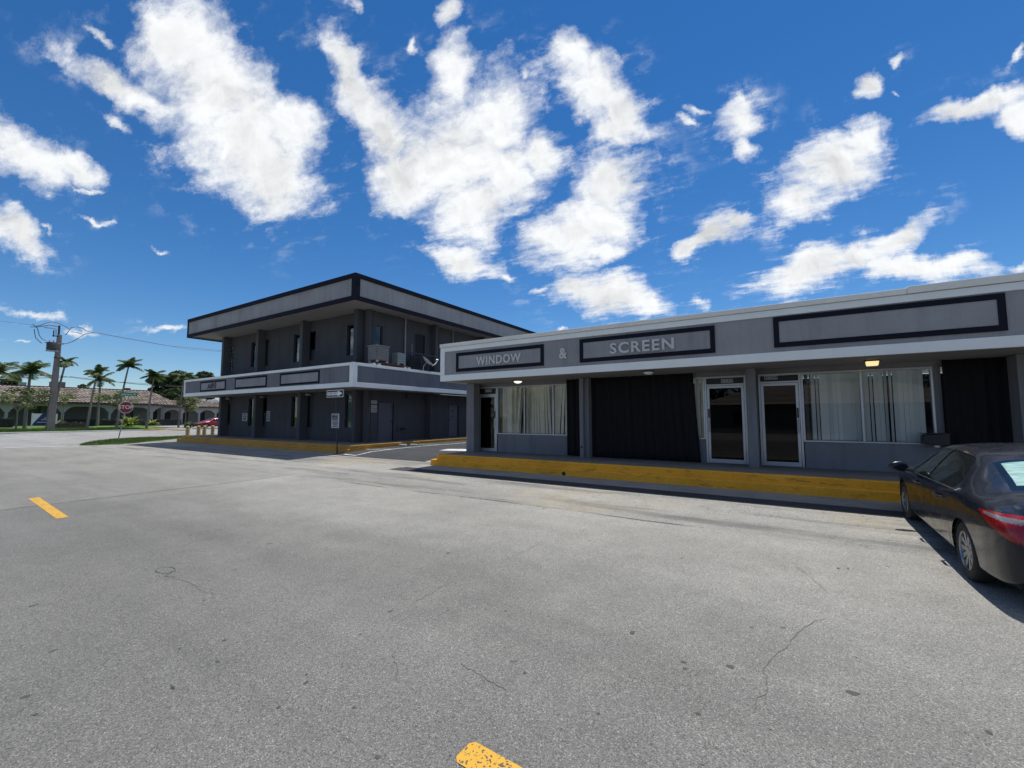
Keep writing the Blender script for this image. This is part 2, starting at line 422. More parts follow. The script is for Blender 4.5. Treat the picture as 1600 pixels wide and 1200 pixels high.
STAINS = [(-3.972,.719,.027,.036),(-2.661,1.715,.025,.029),(-2.202,1.728,.019,.018),(-1.09,3.46,.04,.051),(-.392,3.363,.052,.033),(.272,3.457,.063,.038),(-2.741,1.769,.017,.016),(-2.988,2.702,.022,.038),(-2.575,1.491,.019,.019),(.42,6.109,.028,.05),(.51,6.166,.021,.051),(-3.675,1.683,.024,.022),(-3.403,1.524,.027,.019),(-.647,3.174,.026,.023),(-.495,2.748,.022,.023),(-.976,2.443,.018,.016),(-1.532,2.553,.021,.021),(-.67,3.249,.027,.025),(.846,3.43,.027,.028),(-3.691,.712,.022,.023),(-3.326,1.238,.056,.016),(-5.912,3.222,.034,.066),(-2.138,3.241,.017,.024),(-4.57,.947,.023,.037),(-3.623,4.19,.048,.05),(-5.804,1.052,.023,.059),(-7.297,2.824,.037,.041),(-1.791,1.554,.032,.017)]
for _ in range(150): STAINS.append((rc.uniform(-9.5, 1.2), 9.15 - abs(rc.gauss(0, .75)), rc.uniform(.008, .035), rc.uniform(.006, .02)))
for _ in range(60): STAINS.append((rc.uniform(-9, 3), rc.uniform(1.2, 7.5), rc.uniform(.006, .016), rc.uniform(.006, .014)))
b = MB()
for x, y, rx, ry in STAINS:
    ph = rc.uniform(0, 6)
    flat_poly(b, [(x + .58*rx*(1+.22*sin(2*a+ph)+.08*sin(5*a))*cos(a), y + .58*ry*(1+.15*sin(3*a+ph)+.08*cos(4*a))*sin(a)) for a in [2*pi*i/30 for i in range(30)]], .0072 if y < 7.1 else .004)
struct(b.build('road_stain', M['stain']))
# wire-thin ring painted on the road by a surveyor
b = MB(); strip(b, [(-5.88+.15*cos(a), 2.06+.075*sin(a)) for a in [2*pi*i/20 for i in range(21)]], .009, .0115)
strip(b, [(-5.80, 2.10), (-5.66, 1.98), (-5.55, 2.04)], .008, .0115); struct(b.build('road_marking', M['crack']))

# gutter slab, pavement and kerb in front of the shops
b = MB(); b.lathe([(.001, .004), (.05, .004), (.055, 0)], (-5.02, 10.398, .20), (0,-1,0), 14); struct(b.build('kerb_drain', M['black']))
b = MB(); b.box(-10.15, 9, 9.62, 10.44, .0, .142); struct(b.build('gutter', M['concrete'], bevel=.012))
sheet('gutter_dark_strip', [-10.3, 0, 9], [9.16, 9.4, 9.618], .010, M['lot'])  # dark strip along the outer edge of the gutter slab
b = MB(); b.box(-9.48, 9, 10.62, 14, .0, .49); struct(b.build('pavement', M['pave']))
b = MB(); b.box(-9.78, 9, 10.40, 10.50, .0, .325); b.box(-9.48, 9, 10.502, 10.622, .0, .494)
b.box(-9.78, -9.60, 10.502, 14.2, .0, .325); b.box(-9.60, -9.478, 10.504, 14.2, .0, .493)
struct(b.build('kerb', M['yellow'], bevel=.02))
# the parking lot between the buildings
sheet('parking_lot', [-15.9, -9.4], [11.0, 11.5, 12, 13.5, 16, 20, 60], .012, M['lot'], lambda x, y: lotz(y))
b = MB(); strip(b, [(-16.1, 10.86), (-14, 10.86), (-9.9, 10.86)], .34, .008); struct(b.build('gutter', M['concrete']))
b = MB(); lz = lambda x, y: lotz(y)
strip(b, [(-15.30, 11.22), (-14.50, 11.16), (-14.62, 12.0), (-14.55, 13.3), (-14.45, 14.75), (-14.1, 17.2), (-14.1, 24)], .11, .022, lz)
strip(b, [(-15.75, 12.50), (-14.60, 13.05)], .10, .026, lz)
strip(b, [(-15.4, 15.5), (-14.5, 16.0)], .10, .026, lz)
flat_poly(b, [(-12.2, 13.5), (-12.35, 14.2), (-11.2, 14.7), (-10.0, 14.7), (-10.0, 14.0)], .018, lz)
flat_poly(b, [(-10.65, 11.05), (-10.05, 11.05), (-9.80, 11.6), (-9.80, 12.2)], .018, lz)
struct(b.build('parking_lot_marking', M['white_line']))
b = MB()
for x, y in ((-15.35, 14.45), (-14.95, 14.75)): b.box(x-.2, x+.2, y-.07, y+.07, lotz(y)+.012, lotz(y)+.1)
tag(b.build('wheel_stop', M['white_concrete'], bevel=.02), 'pale concrete wheel stops by the side kerb of the two storey building', 'wheel stop')

# pavement and kerb of the two-storey building
b = MB(); b.box(-32.28, -15.72, 11.86, 14, .0, .485); b.box(-18, -15.72, 14.002, 40, .0, .485); struct(b.build('pavement', M['pave']))
b = MB(); b.box(-32.62, -15.60, 11.60, 11.738, .0, .33); b.box(-32.40, -15.60, 11.74, 11.862, .0, .49)
b.box(-32.62, -32.402, 11.742, 14.5, .0, .33); b.box(-32.40, -32.282, 11.864, 14.5, .0, .492)
b.box(-15.718, -15.60, 11.864, 40, .0, .491)
struct(b.build('kerb', M['yellow_old'], bevel=.02))
b = MB(); b.box(-32.9, -15.7, 10.9, 11.59, .0, .15); struct(b.build('gutter', M['concrete'], bevel=.01))

# lawns, far kerb, grass corner
sheet('lawn', [-900, -400, -86, -74, -63.62], [-500, -60, 0, 20.4], 0, M['grass'], lambda x, y: lawnz(x))
sheet('lawn', [-900, -400, -86, -74, -68.], [20.41, 24, 24.01], -.002, M['grass'], lambda x, y: lawnz(x))
sheet('driveway', [-86, -68, -62], [20.41, 26, 60], .013, M['cross'], lambda x, y: .136 if x > -65 else .3)
b = MB(); b.box(-63.62, -63.3, -300, 20.4, 0, .255); struct(b.build('kerb', M['white_concrete'], bevel=.02))
b = MB(); b.box(-63.2, -62.9, 19.2, 21.3, 0, .27); b.box(-66, -63.2, 21.0, 21.3, 0, .30); b.box(-63.0, -58.6, 21.4, 21.75, 0, .25); struct(b.build('kerb', M['curb_yellow_far'], bevel=.02))
island = [(-35.2,7.75),(-34.2,8.3),(-33.7,9.3),(-33.9,10.2),(-35.0,11.4),(-37.2,13.4),(-39.,16.5),(-39.6,24),(-41.2,24),(-40.4,16),(-40.0,12.4),(-39.3,10.3),(-38.0,9.1),(-36.0,8.0)]
b = MB(); n = len(island)
b.v = [(x, y, gz(y)-.05) for x, y in island] + [(x, y, gz(y)+.05) for x, y in island]
b.f = [tuple(range(n, 2*n))] + [(i, (i+1) % n, n+(i+1) % n, n+i) for i in range(n)]; b.m = [0]*len(b.f)
struct(b.build('grass_verge', M['grass']))
def inside(x, y, poly):
    c = False; j = len(poly)-1
    for i in range(len(poly)):
        (xi, yi), (xj, yj) = poly[i], poly[j]
        if (yi > y) != (yj > y) and x < (xj-xi)*(y-yi)/(yj-yi)+xi: c = not c
        j = i
    return c
b = MB(); rg = random.Random(5)
while len(b.f) < 9000:
    x, y = rg.uniform(-41, -33.5), rg.uniform(7.7, 17)
    if not inside(x, y, island): continue
    a = rg.uniform(0, pi); h = rg.uniform(.04, .13); w = .02; z = gz(y)+.045
    dx, dy = cos(a)*w, sin(a)*w; lx, ly = rg.uniform(-.05, .05), rg.uniform(-.05, .05)
    b.face([(x-dx, y-dy, z), (x+dx, y+dy, z), (x+lx, y+ly, z+h)])
struct(b.build('grass', M['blade']), 'stuff')
b = MB()
while len(b.f) < 9000:
    x, y = rg.uniform(-73, -63.7), rg.uniform(8, 20.3)
    a = rg.uniform(0, pi); h = rg.uniform(.05, .16); w = .035; z = lawnz(x)-.01
    dx, dy = cos(a)*w, sin(a)*w; lx, ly = rg.uniform(-.06, .06), rg.uniform(-.06, .06)
    b.face([(x-dx, y-dy, z), (x+dx, y+dy, z), (x+lx, y+ly, z+h)])
struct(b.build('grass', M['blade']), 'stuff')

# ------------------------------------------------------------------ the shop
UX, UZ = (1,0,0), (0,0,1)
shop = thing('shop_building', (-2, 14, .0), 'long low grey shop building with white trimmed fascia reading WINDOW & SCREEN', 'shop')
XE = 9.0
def frame_rect(b, x0, x1, z0, z1, w, y0, y1, m=0):
    """picture-frame of four bars, side bars between top and bottom"""
    b.box(x0, x1, y0, y1, z1-w, z1, m); b.box(x0, x1, y0, y1, z0, z0+w, m)
    b.box(x0, x0+w, y0, y1, z0+w, z1-w, m); b.box(x1-w, x1, y0, y1, z0+w, z1-w, m)
b = MB()
for x0, x1 in ((-8.47, -5.80), (-2.04, -1.80), (.345, 2.76)): b.box(x0, x1, 12.35, 12.55, .47, 1.10)
b.box(2.64, 2.76, 12.352, 12.55, 1.10, 2.75)
b.box(-9.40, 3.68, 12.352, 12.55, 2.745, 2.86)          # header over the openings
b.box(3.70, XE, 12.35, 12.55, .47, 2.86)
b.box(-9.47, -9.36, 12.20, 30, .0, 2.86)                # left flank
b.build('wall', M['stucco_pier'], shop)
b = MB(); b.box(-9.36, XE, 16, 16.1, .47, 2.86); b.box(-9.36, XE, 12.56, 16, .46, .495); b.build('interior', M['room'], shop)
for x0, x1, y0, y1 in ((-9.465, -9.14, 11.85, 12.20), (-.785, -.58, 11.72, 12.345), (3.68, 4.02, 11.80, 12.345)):
    b = MB(); b.box(x0, x1, y0, y1, .48, 2.853); b.build('pillar', M['stucco_pier'], shop, bevel=.008)
b = MB(); b.box(-5.185, -5.065, 11.85, 11.97, .48, 2.853); p = b.build('pillar', M['stucco_pier'], shop, bevel=.006)
b = MB(); b.box(-5.085, -4.945, 11.99, 12.34, .48, 2.853); b.build('pillar', M['stucco_pier'], shop, bevel=.006)
b = MB(); b.lathe([(.0, 0), (.028, 0), (.028, .012), (.0, .014)], (-5.12, 11.849, .80), (0,-1,0), 12); b.build('bolt_plate', M['black'], p, local=False)
b = MB(); b.box(-9.46, XE, 10.56, 12.60, 2.86, 2.90); b.build('soffit', M['soffit'], shop)
b = MB(); b.box(-9.45, XE, 10.53, 10.60, 2.90, 3.99); b.box(-9.45, -9.38, 10.60, 30, 2.90, 3.99); b.build('fascia', M['fascia'], shop)
b = MB(); b.box(-9.49, XE, 10.50, 10.555, 2.85, 3.045); b.box(-9.49, XE, 10.50, 10.548, 3.81, 3.945)
b.box(-9.49, -9.315, 10.50, 10.552, 3.045, 3.81); b.box(-9.492, -9.44, 10.555, 30, 2.852, 3.045); b.box(-9.492, -9.44, 10.548, 30, 3.81, 3.945)
b.build('trim', M['trim'], shop, bevel=.006)
b = MB(); b.box(-9.51, 1.98, 10.478, 10.65, 3.952, 4.065); b.box(1.982, XE, 10.474, 10.65, 3.955, 4.092); b.box(-9.51, -9.36, 10.65, 30, 3.952, 4.065)
b.build('roof_flashing', M['flash'], shop, bevel=.01)
b = MB(); b.box(-9.36, XE, 10.65, 30, 3.90, 3.99); b.build('roof', M['roofing'], shop)
for x0, x1, z0, z1, body, tx, tz, ts in ((-8.825, -5.655, 3.125, 3.728, 'WINDOW', -7.19, 3.395, .355), (-4.565, -1.28, 3.13, 3.752, 'SCREEN', -2.94, 3.41, .375), (-.15, 3.215, 3.14, 3.785, None, 0, 0, 0)):
    b = MB(); frame_rect(b, x0, x1, z0, z1, .10, 10.500, 10.5295); pn = b.build('sign_panel', M['navy'], shop)
    b = MB(); b.box(x0+.10, x1-.10, 10.512, 10.5295, z0+.10, z1-.10); b.build('panel_board', M['fascia'], pn)
    if body:
        b = MB(); b.text(body, (tx, 10.511, tz), UX, UZ, ts, .045, .022, 0, 'CENTER', 1.0, 1.16)
        xs = [v[0] for v in b.v]; w = max(xs)-min(xs); want = 1.60 if body == 'WINDOW' else 1.56; cx = (max(xs)+min(xs))/2
        b.v = [((v[0]-cx)*want/w+tx, v[1], v[2]) for v in b.v]
        b.build('lettering', M['letter'], pn)
b = MB(); b.text('&', (-5.06, 10.529, 3.405), UX, UZ, .40, .045, .028, 0, 'CENTER', .85); b.build('lettering', M['letter'], shop)

def glazed_door(x0, x1, zt, number, nx, handle_right, label, nz=2.62):
    d = bpy.data.objects.new('door', None); COL.objects.link(d); d.parent = shop; d.location = Vector(((x0+x1)/2, 12.4, .49)) - shop.location; d['label'] = label
    b = MB(); fw = .045
    b.box(x0, x0+fw, 12.33, 12.45, .49, 2.745); b.box(x1-fw, x1, 12.33, 12.45, .49, 2.745)
    b.box(x0+fw, x1-fw, 12.33, 12.45, 2.70, 2.745); b.box(x0+fw, x1-fw, 12.33, 12.45, zt, zt+.045)
    b.build('door_frame', M['alu'], d, bevel=.004)
    b = MB(); frame_rect(b, x0+fw+.006, x1-fw-.006, .497, zt-.006, .06, 12.345, 12.39); b.box(x0+fw+.066, x1-fw-.066, 12.346, 12.389, .557, .60)
    leaf = b.build('door_leaf', M['alu'], d, bevel=.004)
    b = MB(); b.box(x0+fw+.066, x1-fw-.066, 12.364, 12.370, .60, zt-.066); b.build('glass', M['door_glass'], leaf)
    b = MB(); hx = x1-.085 if handle_right else x0+.085
    b.tube([(hx, 12.345, 1.30), (hx, 12.285, 1.30), (hx, 12.285, 1.62), (hx, 12.345, 1.62)], .012, 6); b.box(hx-.02, hx+.02, 12.337, 12.3445, 1.66, 1.90, 1)
    b.build('handle', [M['steel'], M['black']], leaf)
    b = MB(); b.box(x0+fw, x1-fw, 12.372, 12.40, zt+.045, 2.70); tr = b.build('transom', M['black'], d)
    b = MB()
    for i, ch in enumerate(number):
        cx = nx + (i-1.5)*.072
        b.box(cx-.033, cx+.033, 12.366, 12.3715, nz-.05, nz+.05, 1)
        b.text(ch, (cx, 12.3655, nz), UX, UZ, .10, .004, .004, 0, 'CENTER')
    b.build('number_plate', [M['black_text'], M['paper']], tr)
    return d
glazed_door(-9.33, -8.50, 2.455, '6134', -8.90, True, 'glass shop door numbered 6134 at the left end')
glazed_door(-1.80, -.83, 2.50, '6130', -1.26, False, 'glass shop door numbered 6130')
glazed_door(-.56, .325, 2.515, '6124', -.28, True, 'glass shop door numbered 6124', 2.655)
for x0, x1 in ((-9.362, -9.33), (-.829, -.562)):
    b = MB(); b.box(x0, x1, 12.36, 12.45, .49, 2.745); b.build('dark_reveal', M['black'], shop)
b = MB(); b.box(-8.93, -8.85, 12.335, 12.344, 2.39, 2.43); b.build('door_sticker', M['paper'], shop)

def shop_window(x0, x1, mull, z0=1.10, z1=2.745):
    b = MB(); fw = .04
    b.box(x0, x1, 12.335, 12.44, z1-fw, z1); b.box(x0, x1, 12.325, 12.45, z0, z0+.035)
    for x in [x0] + mull + [x1-fw]: b.box(x, x+fw, 12.335, 12.44, z0+.035, z1-fw)
    w = b.build('window', M['alu'], shop, bevel=.004)
    b = MB(); xs = [x0] + mull + [x1-fw]
    for a, c in zip(xs, xs[1:]): b.box(a+fw, c, 12.382, 12.388, z0+.035, z1-fw)
    b.build('glass', M['glass'], w); return w
shop_window(-8.495, -5.80, [-7.41, -6.33]); shop_window(-2.05, -1.805, []); shop_window(.33, 2.64, [1.43])
# vertical blinds hang inside the shop windows
def blinds(x0, x1, gaps, mat, label, y=12.50, tilt=.30, seed=1, slump=(), var=.2, odd=.14, pitch=.094):
    rb = random.Random(seed); b = MB(); x = x0; i = 0
    while x < x1-.05:
        w = .085
        if not any(g0 < x+.04 < g1 for g0, g1 in gaps):
            a = tilt + rb.uniform(-var, var) + (.75 if rb.random() < odd else 0); dx, dy = cos(a)*w*.49, sin(a)*w*.49; cx = x+w/2; sw = rb.uniform(-.006, .006)
            for g, amt in slump:
                if abs(cx-g) < .25: sw += amt*(1-abs(cx-g)/.25)
            b.face([(cx-dx+sw, y-dy, 1.14), (cx+dx+sw, y+dy, 1.14), (cx+dx, y+dy, 2.70), (cx-dx, y-dy, 2.70)])
            b.face([(cx-dx+sw, y-dy+.002, 1.14), (cx-dx, y-dy+.002, 2.70), (cx+dx, y+dy+.002, 2.70), (cx+dx+sw, y+dy+.002, 1.14)])
        x += pitch
    b.box(x0, x1, y-.03, y+.03, 2.702, 2.74)
    return tag(b.build('vertical_blind', mat), label, 'blind', 'vertical blinds in the shop windows')
blinds(-8.36, -5.84, [(-7.50, -7.43)], M['blind'], 'cream vertical blind with crooked slats behind the window beside door 6134', slump=((-7.58, -.16), (-6.50, .10), (-6.08, -.13), (-6.85, .05)), seed=4, var=.25, odd=.22, pitch=.097)
blinds(-2.02, -1.86, [], M['blind'], 'narrow strip of pale vertical blind left of door 6130', seed=2)
blinds(.52, 2.56, [(2.08, 2.13)], M['blind_blue'], 'pale blue vertical blind behind the window beside door 6124', seed=9, tilt=.08, var=.07, odd=.03, pitch=.083)
b = MB(); b.box(.40, .47, 12.50, 12.54, 1.14, 2.70); b.box(.50, .52, 12.46, 12.50, 1.14, 2.70)
tag(b.build('curtain_rail', M['alu_dark']), 'dark upright rails at the left end of the blind by door 6124', 'rail')

def curtain(x0, x1, x1b, y, label, seed, amp=.022, pitch=.19):
    b = MB(); rb = random.Random(seed); n = int((x1-x0)/.02)+2; ph = rb.uniform(0, 6); nz = 12
    for k in range(nz+1):
        for i in range(n+1):
            t = i/n; z = lerp(.50, 2.855, k/nz); xe = lerp(x1b, x1, k/nz); x = lerp(x0, xe, t)
            q = lerp(x0, x1, t)*2*pi/pitch + ph
            b.v.append((x, y + amp*(sin(q) + .5*sin(q*.43+1.3) + .3*sin(q*1.7+k*.15)), z))
    for k in range(nz):
        for i in range(n):
            a = k*(n+1)+i; b.f.append((a, a+1, a+n+2, a+n+1)); b.m.append(0)
    o = b.build('curtain', M['curtain'], None, True, angle=180)
    s = o.modifiers.new('thickness', 'SOLIDIFY'); s.thickness = .006
    return tag(o, label, 'curtain', 'black curtains along the shop front')
curtain(-5.79, -5.19, -5.19, 12.27, 'narrow black curtain between the cream blinds and the slim grey post', 1)
curtain(-5.10, -2.06, -1.93, 12.22, 'wide black curtain covering the shopfront left of door 6130', 2)
curtain(2.76, 3.72, 3.72, 12.24, 'black curtain right of the last shop window, behind the dark car', 3)
# soffit lamps
def soffit_lamp(x, y, lensmat, label, square=False):
    t = thing('ceiling_lamp', (x, y, 2.86), label, 'lamp', 'lamps under the shop soffit')
    b = MB()
    if square: b.box(x-.13, x+.13, y-.10, y+.10, 2.83, 2.8595)
    else: b.lathe([(.001, 0), (.15, 0), (.15, -.03), (.135, -.045)], (x, y, 2.8595), (0,0,1), 20)
    b.build('lamp_base', M['alu_dark'], t)
    b = MB()
    if square: b.prism([(-.10, 0), (.10, 0), (.085, -.085), (-.085, -.085)], (x, y-.09, 2.829), UX, UZ, (0,1,0), .18)
    else: b.lathe([(.133, -.03), (.13, -.05), (.10, -.085), (.05, -.105), (.001, -.11)], (x, y, 2.8595), (0,0,1), 20)
    b.build('lamp_lens', lensmat, t, not square)
soffit_lamp(-7.12, 11.5, M['lamp_warm'], 'round lit lamp under the soffit by the cream blinds')
soffit_lamp(-2.89, 10.95, M['lens'], 'round white lamp under the soffit above the wide black curtain')
soffit_lamp(1.55, 11.46, M['lamp_yellow'], 'square lamp glowing yellow above the window beside door 6124', True)
t = thing('mailbox', (2.62, 12.25, 1.12), 'long black box fixed low on the shop window by the black curtain', 'mailbox')
b = MB(); b.prism([(0, .02), (.40, .0), (.40, .24), (.05, .22), (.0, .20)], (2.36, 12.05, 1.10), UX, UZ, (0,1,0), .22); b.build('box_body', M['black'], t, bevel=.01)
b = MB(); b.box(2.35, 2.77, 12.03, 12.28, 1.335, 1.35); b.build('lid', M['black'], t)
b = MB(); b.box(2.55, 2.62, 12.14, 12.24, 1.06, 1.098); b.build('bracket', M['white'], t)

# ------------------------------------------------------------------ two-storey building
two = thing('two_storey_building', (-24, 18, 0), 'two storey dark grey stucco building with deep overhanging roof and white banded canopy', 'building')
XL, XC, YC, YB = -32.4, -15.6, 11.75, 30.
b = MB()
# front walls with window openings, as strips between tall narrow windows
WX = []          # window x ranges on the front
FINS = [-30.73, -26.45, -21.90]
for fx in FINS: WX += [(fx-.62, fx-.10), (fx+.42, fx+1.02)]
WX = [(-30.95, -30.30), (-28.02, -27.40), (-26.50, -25.93), (-23.34, -22.75), (-21.98, -21.28), (-18.60, -18.02)]
def pierced(b, xs, zlo, zhi, w0, w1, y0, y1, m=0):
    cur = xs[0]
    for a, c in WX:
        b.box(cur, a, y0, y1, zlo, zhi, m); b.box(a, c, y0, y1, zlo, w0, m); b.box(a, c, y0, y1, w1, zhi, m); cur = c
    b.box(cur, xs[1], y0, y1, zlo, zhi, m)
pierced(b, (-31.15, -17.1), .48, 2.99, 1.15, 2.84, 13.60, 13.80)
pierced(b, (-31.15, -17.1), 3.6, 6.92, 4.77, 6.36, 13.60, 13.80)
b.box(-31.15, -30.98, 13.80, YB, .3, 6.92)
SW = [(13.9, 14.5), (16.62, 17.40), (18.2, 18.7)]   # upper side openings
def pierced_y(b, y0, y1, zlo, zhi, ops, x0, x1):
    cur = y0
    for a, c, w0, w1 in ops:
        b.box(x0, x1, cur, a, zlo, zhi)
        if w0 > zlo+.03: b.box(x0, x1, a, c, zlo, w0)
        b.box(x0, x1, a, c, w1, zhi); cur = c
    b.box(x0, x1, cur, y1, zlo, zhi)
pierced_y(b, 13.80, YB, 3.6, 6.92, [(13.95, 14.42, 4.66, 6.24), (16.66, 17.38, 4.2, 6.22), (18.12, 18.55, 4.66, 6.22)], -17.1, -16.9)
pierced_y(b, 13.80, YB, .48, 2.99, [(14.28, 15.22, .48, 2.42), (19.5, 20.38, .54, 2.40)], -17.1, -16.9)
b.build('wall', M['stucco_dark'], two)
b = MB(); b.box(-31.3, -17.2, 14.2, 29, .5, 2.9); b.box(-31.3, -17.2, 14.2, 29, 3.7, 6.8); b.build('interior', M['room'], two)
for fx in FINS:
    for z0, z1 in ((.485, 2.99), (4.0, 6.92)):
        b = MB(); b.box(fx-.14, fx+.12, 13.16, 13.598, z0, z1); b.build('pillar', M['stucco_fin'], two)
for z0, z1 in ((.485, 2.99), (4.0, 6.92)):
    b = MB(); b.box(-17.50, -17.24, 13.16, 13.598, z0, z1); b.build('pillar', M['stucco_dark'], two)
    b = MB(); b.box(-17.099, -16.78, 13.50, 13.68, z0, z1); b.build('pillar', M['stucco_dark'], two)
for y, z0, z1 in ((17.5, .485, 2.99), (17.86, 4.0, 6.92), (22.4, .485, 2.99), (22.4, 4.0, 6.92)):
    b = MB(); b.box(-16.898, -16.5, y, y+.22, z0, z1); b.build('pillar', M['stucco_dark'], two)
# upper roof box
b = MB(); b.box(XL+.06, XC-.06, YC+.05, YC+.14, 6.86, 7.9); b.box(XC-.15, XC-.05, YC+.14, YB, 6.86, 7.9); b.box(XL+.05, XL+.15, YC+.14, YB, 6.86, 7.9)
b.build('roof_fascia', M['fascia'], two)
b = MB()
b.box(XL, XC, YC, YC+.06, 6.80, 7.0); b.box(XL, XC, YC-.01, YC+.08, 7.80, 8.0); b.box(XC-.26, XC+.002, YC+.001, YC+.062, 7.0, 7.80)
b.box(XL, XL+.10, YC+.002, YC+.061, 7.0, 7.80)
b.box(XC-.06, XC, YC+.06, YB, 6.80, 7.0); b.box(XC-.08, XC+.01, YC+.08, YB, 7.80, 8.0); b.box(XC-.058, XC+.003, YC+.062, YC+.26, 7.0, 7.80)
b.box(XL, XL+.06, YC+.06, YB, 6.80, 7.0); b.box(XL-.01, XL+.08, YC+.08, YB, 7.80, 8.0)
b.build('roof_trim', M['navy'], two)
b = MB(); b.box(XL+.07, XC-.07, YC+.07, YB, 6.92, 6.98); b.build('soffit', M['soffit'], two)
b = MB(); b.box(XL+.16, XC-.16, YC+.15, YB, 7.7, 7.78); b.build('roof', M['roofing'], two)
# canopy at first-floor level
b = MB(); b.box(XL+.05, XC-.05, YC+.04, YC+.12, 3.10, 3.97); b.build('canopy_fascia', M['fascia_dark'], two)
for x0, x1 in ((XC-.13, XC-.045), (XL+.045, XL+.13)):
    b = MB(); b.box(x0, x1, YC+.12, YB, 3.10, 3.97); b.build('canopy_fascia', M['fascia_dark'], two)
b = MB()
b.box(XL, XC, YC, YC+.05, 2.99, 3.20); b.box(XL, XC, YC-.005, YC+.16, 3.93, 4.06); b.box(XC-.24, XC+.002, YC+.001, YC+.052, 3.20, 3.93); b.box(XL, XL+.17, YC+.001, YC+.052, 3.20, 3.93)
b.box(XC-.05, XC, YC+.05, YB, 2.992, 3.20); b.box(XC-.17, XC+.005, YC+.16, YB, 3.93, 4.06); b.box(XC-.05, XC+.003, YC+.053, YC+.23, 3.20, 3.93)
b.box(XL, XL+.05, YC+.05, YB, 2.992, 3.20); b.box(XL-.005, XL+.17, YC+.16, YB, 3.93, 4.06)
b.build('canopy_trim', M['trim'], two, bevel=.006)
b = MB(); b.box(XL+.06, XC-.06, YC+.06, 13.60, 3.0, 3.06); b.box(-16.9, XC-.06, 13.60, YB, 3.0, 3.06); b.box(XL+.06, -31.15, 13.60, YB, 3.0, 3.06); b.build('soffit', M['soffit'], two)
b = MB(); b.box(XL+.14, XC-.18, YC+.17, 13.60, 3.86, 3.93); b.box(-16.9, XC-.18, 13.60, YB, 3.86, 3.93); b.build('canopy_roof', M['roofing'], two)
for x0, x1, z0, z1, body in ((-30.12, -26.94, 3.24, 3.84, 'ABFS'), (-25.85, -22.56, 3.25, 3.86, None), (-21.31, -18.03, 3.255, 3.865, None)):
    b = MB(); frame_rect(b, x0, x1, z0, z1, .09, YC+.012, YC+.0395); pn = b.build('sign_panel', M['navy'], two)
    b = MB(); b.box(x0+.09, x1-.09, YC+.024, YC+.0395, z0+.09, z1-.09); b.build('panel_board', M['fascia'], pn)
    if body:
        b = MB(); b.text(body, (-28.60, YC+.023, 3.51), UX, UZ, .40, .02, .018, 0, 'CENTER', 1.25)
        b.prism([(-.30, 0), (0, .14), (.30, 0), (.24, -.03), (0, .08), (-.24, -.03)], (-28.35, YC+.022, 3.68), UX, UZ, (0,-1,0), .015); b.build('lettering', M['maroon'], pn)
def narrow_window(x0, x1, z0, z1, sash=None, shade=False, y=13.68):
    b = MB(); frame_rect(b, x0, x1, z0, z1, .035, y, y+.06); w = b.build('window', M['alu_dark'], two)
    b = MB(); b.box(x0+.035, x1-.035, y+.025, y+.031, z0+.035, z1-.035); b.build('glass', M['dim_glass'], w)
    if shade:
        b = MB(); zz = lerp(z0, z1, shade) if shade < 1 else z0
        if shade < 1: b.box(x0+.04, x1-.04, y+.05, y+.06, z0+.04, zz)
        else: b.box(x0+.04, x1-.04, y+.05, y+.06, z0+.04, z1-.04)
        b.build('window_shade', M['shade'], w)
for i, (a, c) in enumerate(WX):
    narrow_window(a, c, 4.77, 6.36, shade=(0, 0, 1, .35, .38, 0)[i]); narrow_window(a, c, 1.15, 2.84, shade=(0, 0, .5, 0, 1, 1)[i])
# shutters seen broken in the far-left upper window
b = MB()
for k in range(5): b.prism([(0, 0), (.34, .05), (.34, .15), (0, .10)], (-30.88, 13.66, 4.95+k*.28), UX, UZ, (0,1,0), .01)
b.build('louvre', M['pipe'], two)
for y0, y1, z0, z1, nm in ((13.95, 14.42, 4.66, 6.24, 'window'), (18.12, 18.55, 4.66, 6.22, 'window')):
    b = MB()
    b.box(-17.02, -16.96, y0, y0+.035, z0, z1); b.box(-17.02, -16.96, y1-.035, y1, z0, z1); b.box(-17.02, -16.96, y0+.035, y1-.035, z1-.035, z1); b.box(-17.02, -16.96, y0+.035, y1-.035, z0, z0+.035)
    w = b.build('window', M['alu_dark'], two)
    b = MB(); b.box(-17.0, -16.99, y0+.035, y1-.035, z0+.035, z1-.035); b.build('glass', M['dim_glass'], w)
def solid_door(y0, y1, z0, z1, mat, label, kd):
    b = MB(); b.box(-17.02, -16.95, y0+.005, y1-.005, z0, z1-.005); d = b.build('door', mat, two, bevel=.004); d['label'] = label
    b = MB(); b.box(-16.955, -16.885, y0-.05, y0, z0, z1+.05); b.box(-16.955, -16.885, y1, y1+.05, z0, z1+.05); b.box(-16.955, -16.885, y0, y1, z1, z1+.05); b.build('door_frame', M['stucco_dark'], d)
    b = MB(); b.lathe([(.001, 0), (.03, 0), (.012, .02), (.03, .06), (.001, .075)], (-16.95, y1-.1 if kd else y0+.1, z0+1.0), (1,0,0), 10); b.build('handle', M['black'], d, True)
    return d
solid_door(14.28, 15.22, .49, 2.42, M['door_paint'], 'grey painted side door near the corner', True)
d = solid_door(19.5, 20.38, .54, 2.40, M['door_paint'], 'grey side door further along the wall', False)
for z0, z1 in ((1.98, 2.08), (1.68, 1.76)):
    b = MB(); b.box(-16.949, -16.94, 19.86, 19.96, z0, z1); b.build('notice', M['black_text'], d)
solid_door(16.66, 17.38, 4.2, 6.22, M['room'], 'dark upper balcony door', False)
for y, z0, z1, r in ((15.86, 4.0, 6.92, .045), (17.96, .6, 2.98, .045), (19.72, 4.0, 6.92, .03), (16.35, 4.0, 5.6, .02)):
    b = MB(); b.tube([(-16.82, y, z0), (-16.82, y, z1)], r, 8); b.build('pipe', M['pipe'], two, True)
b = MB()
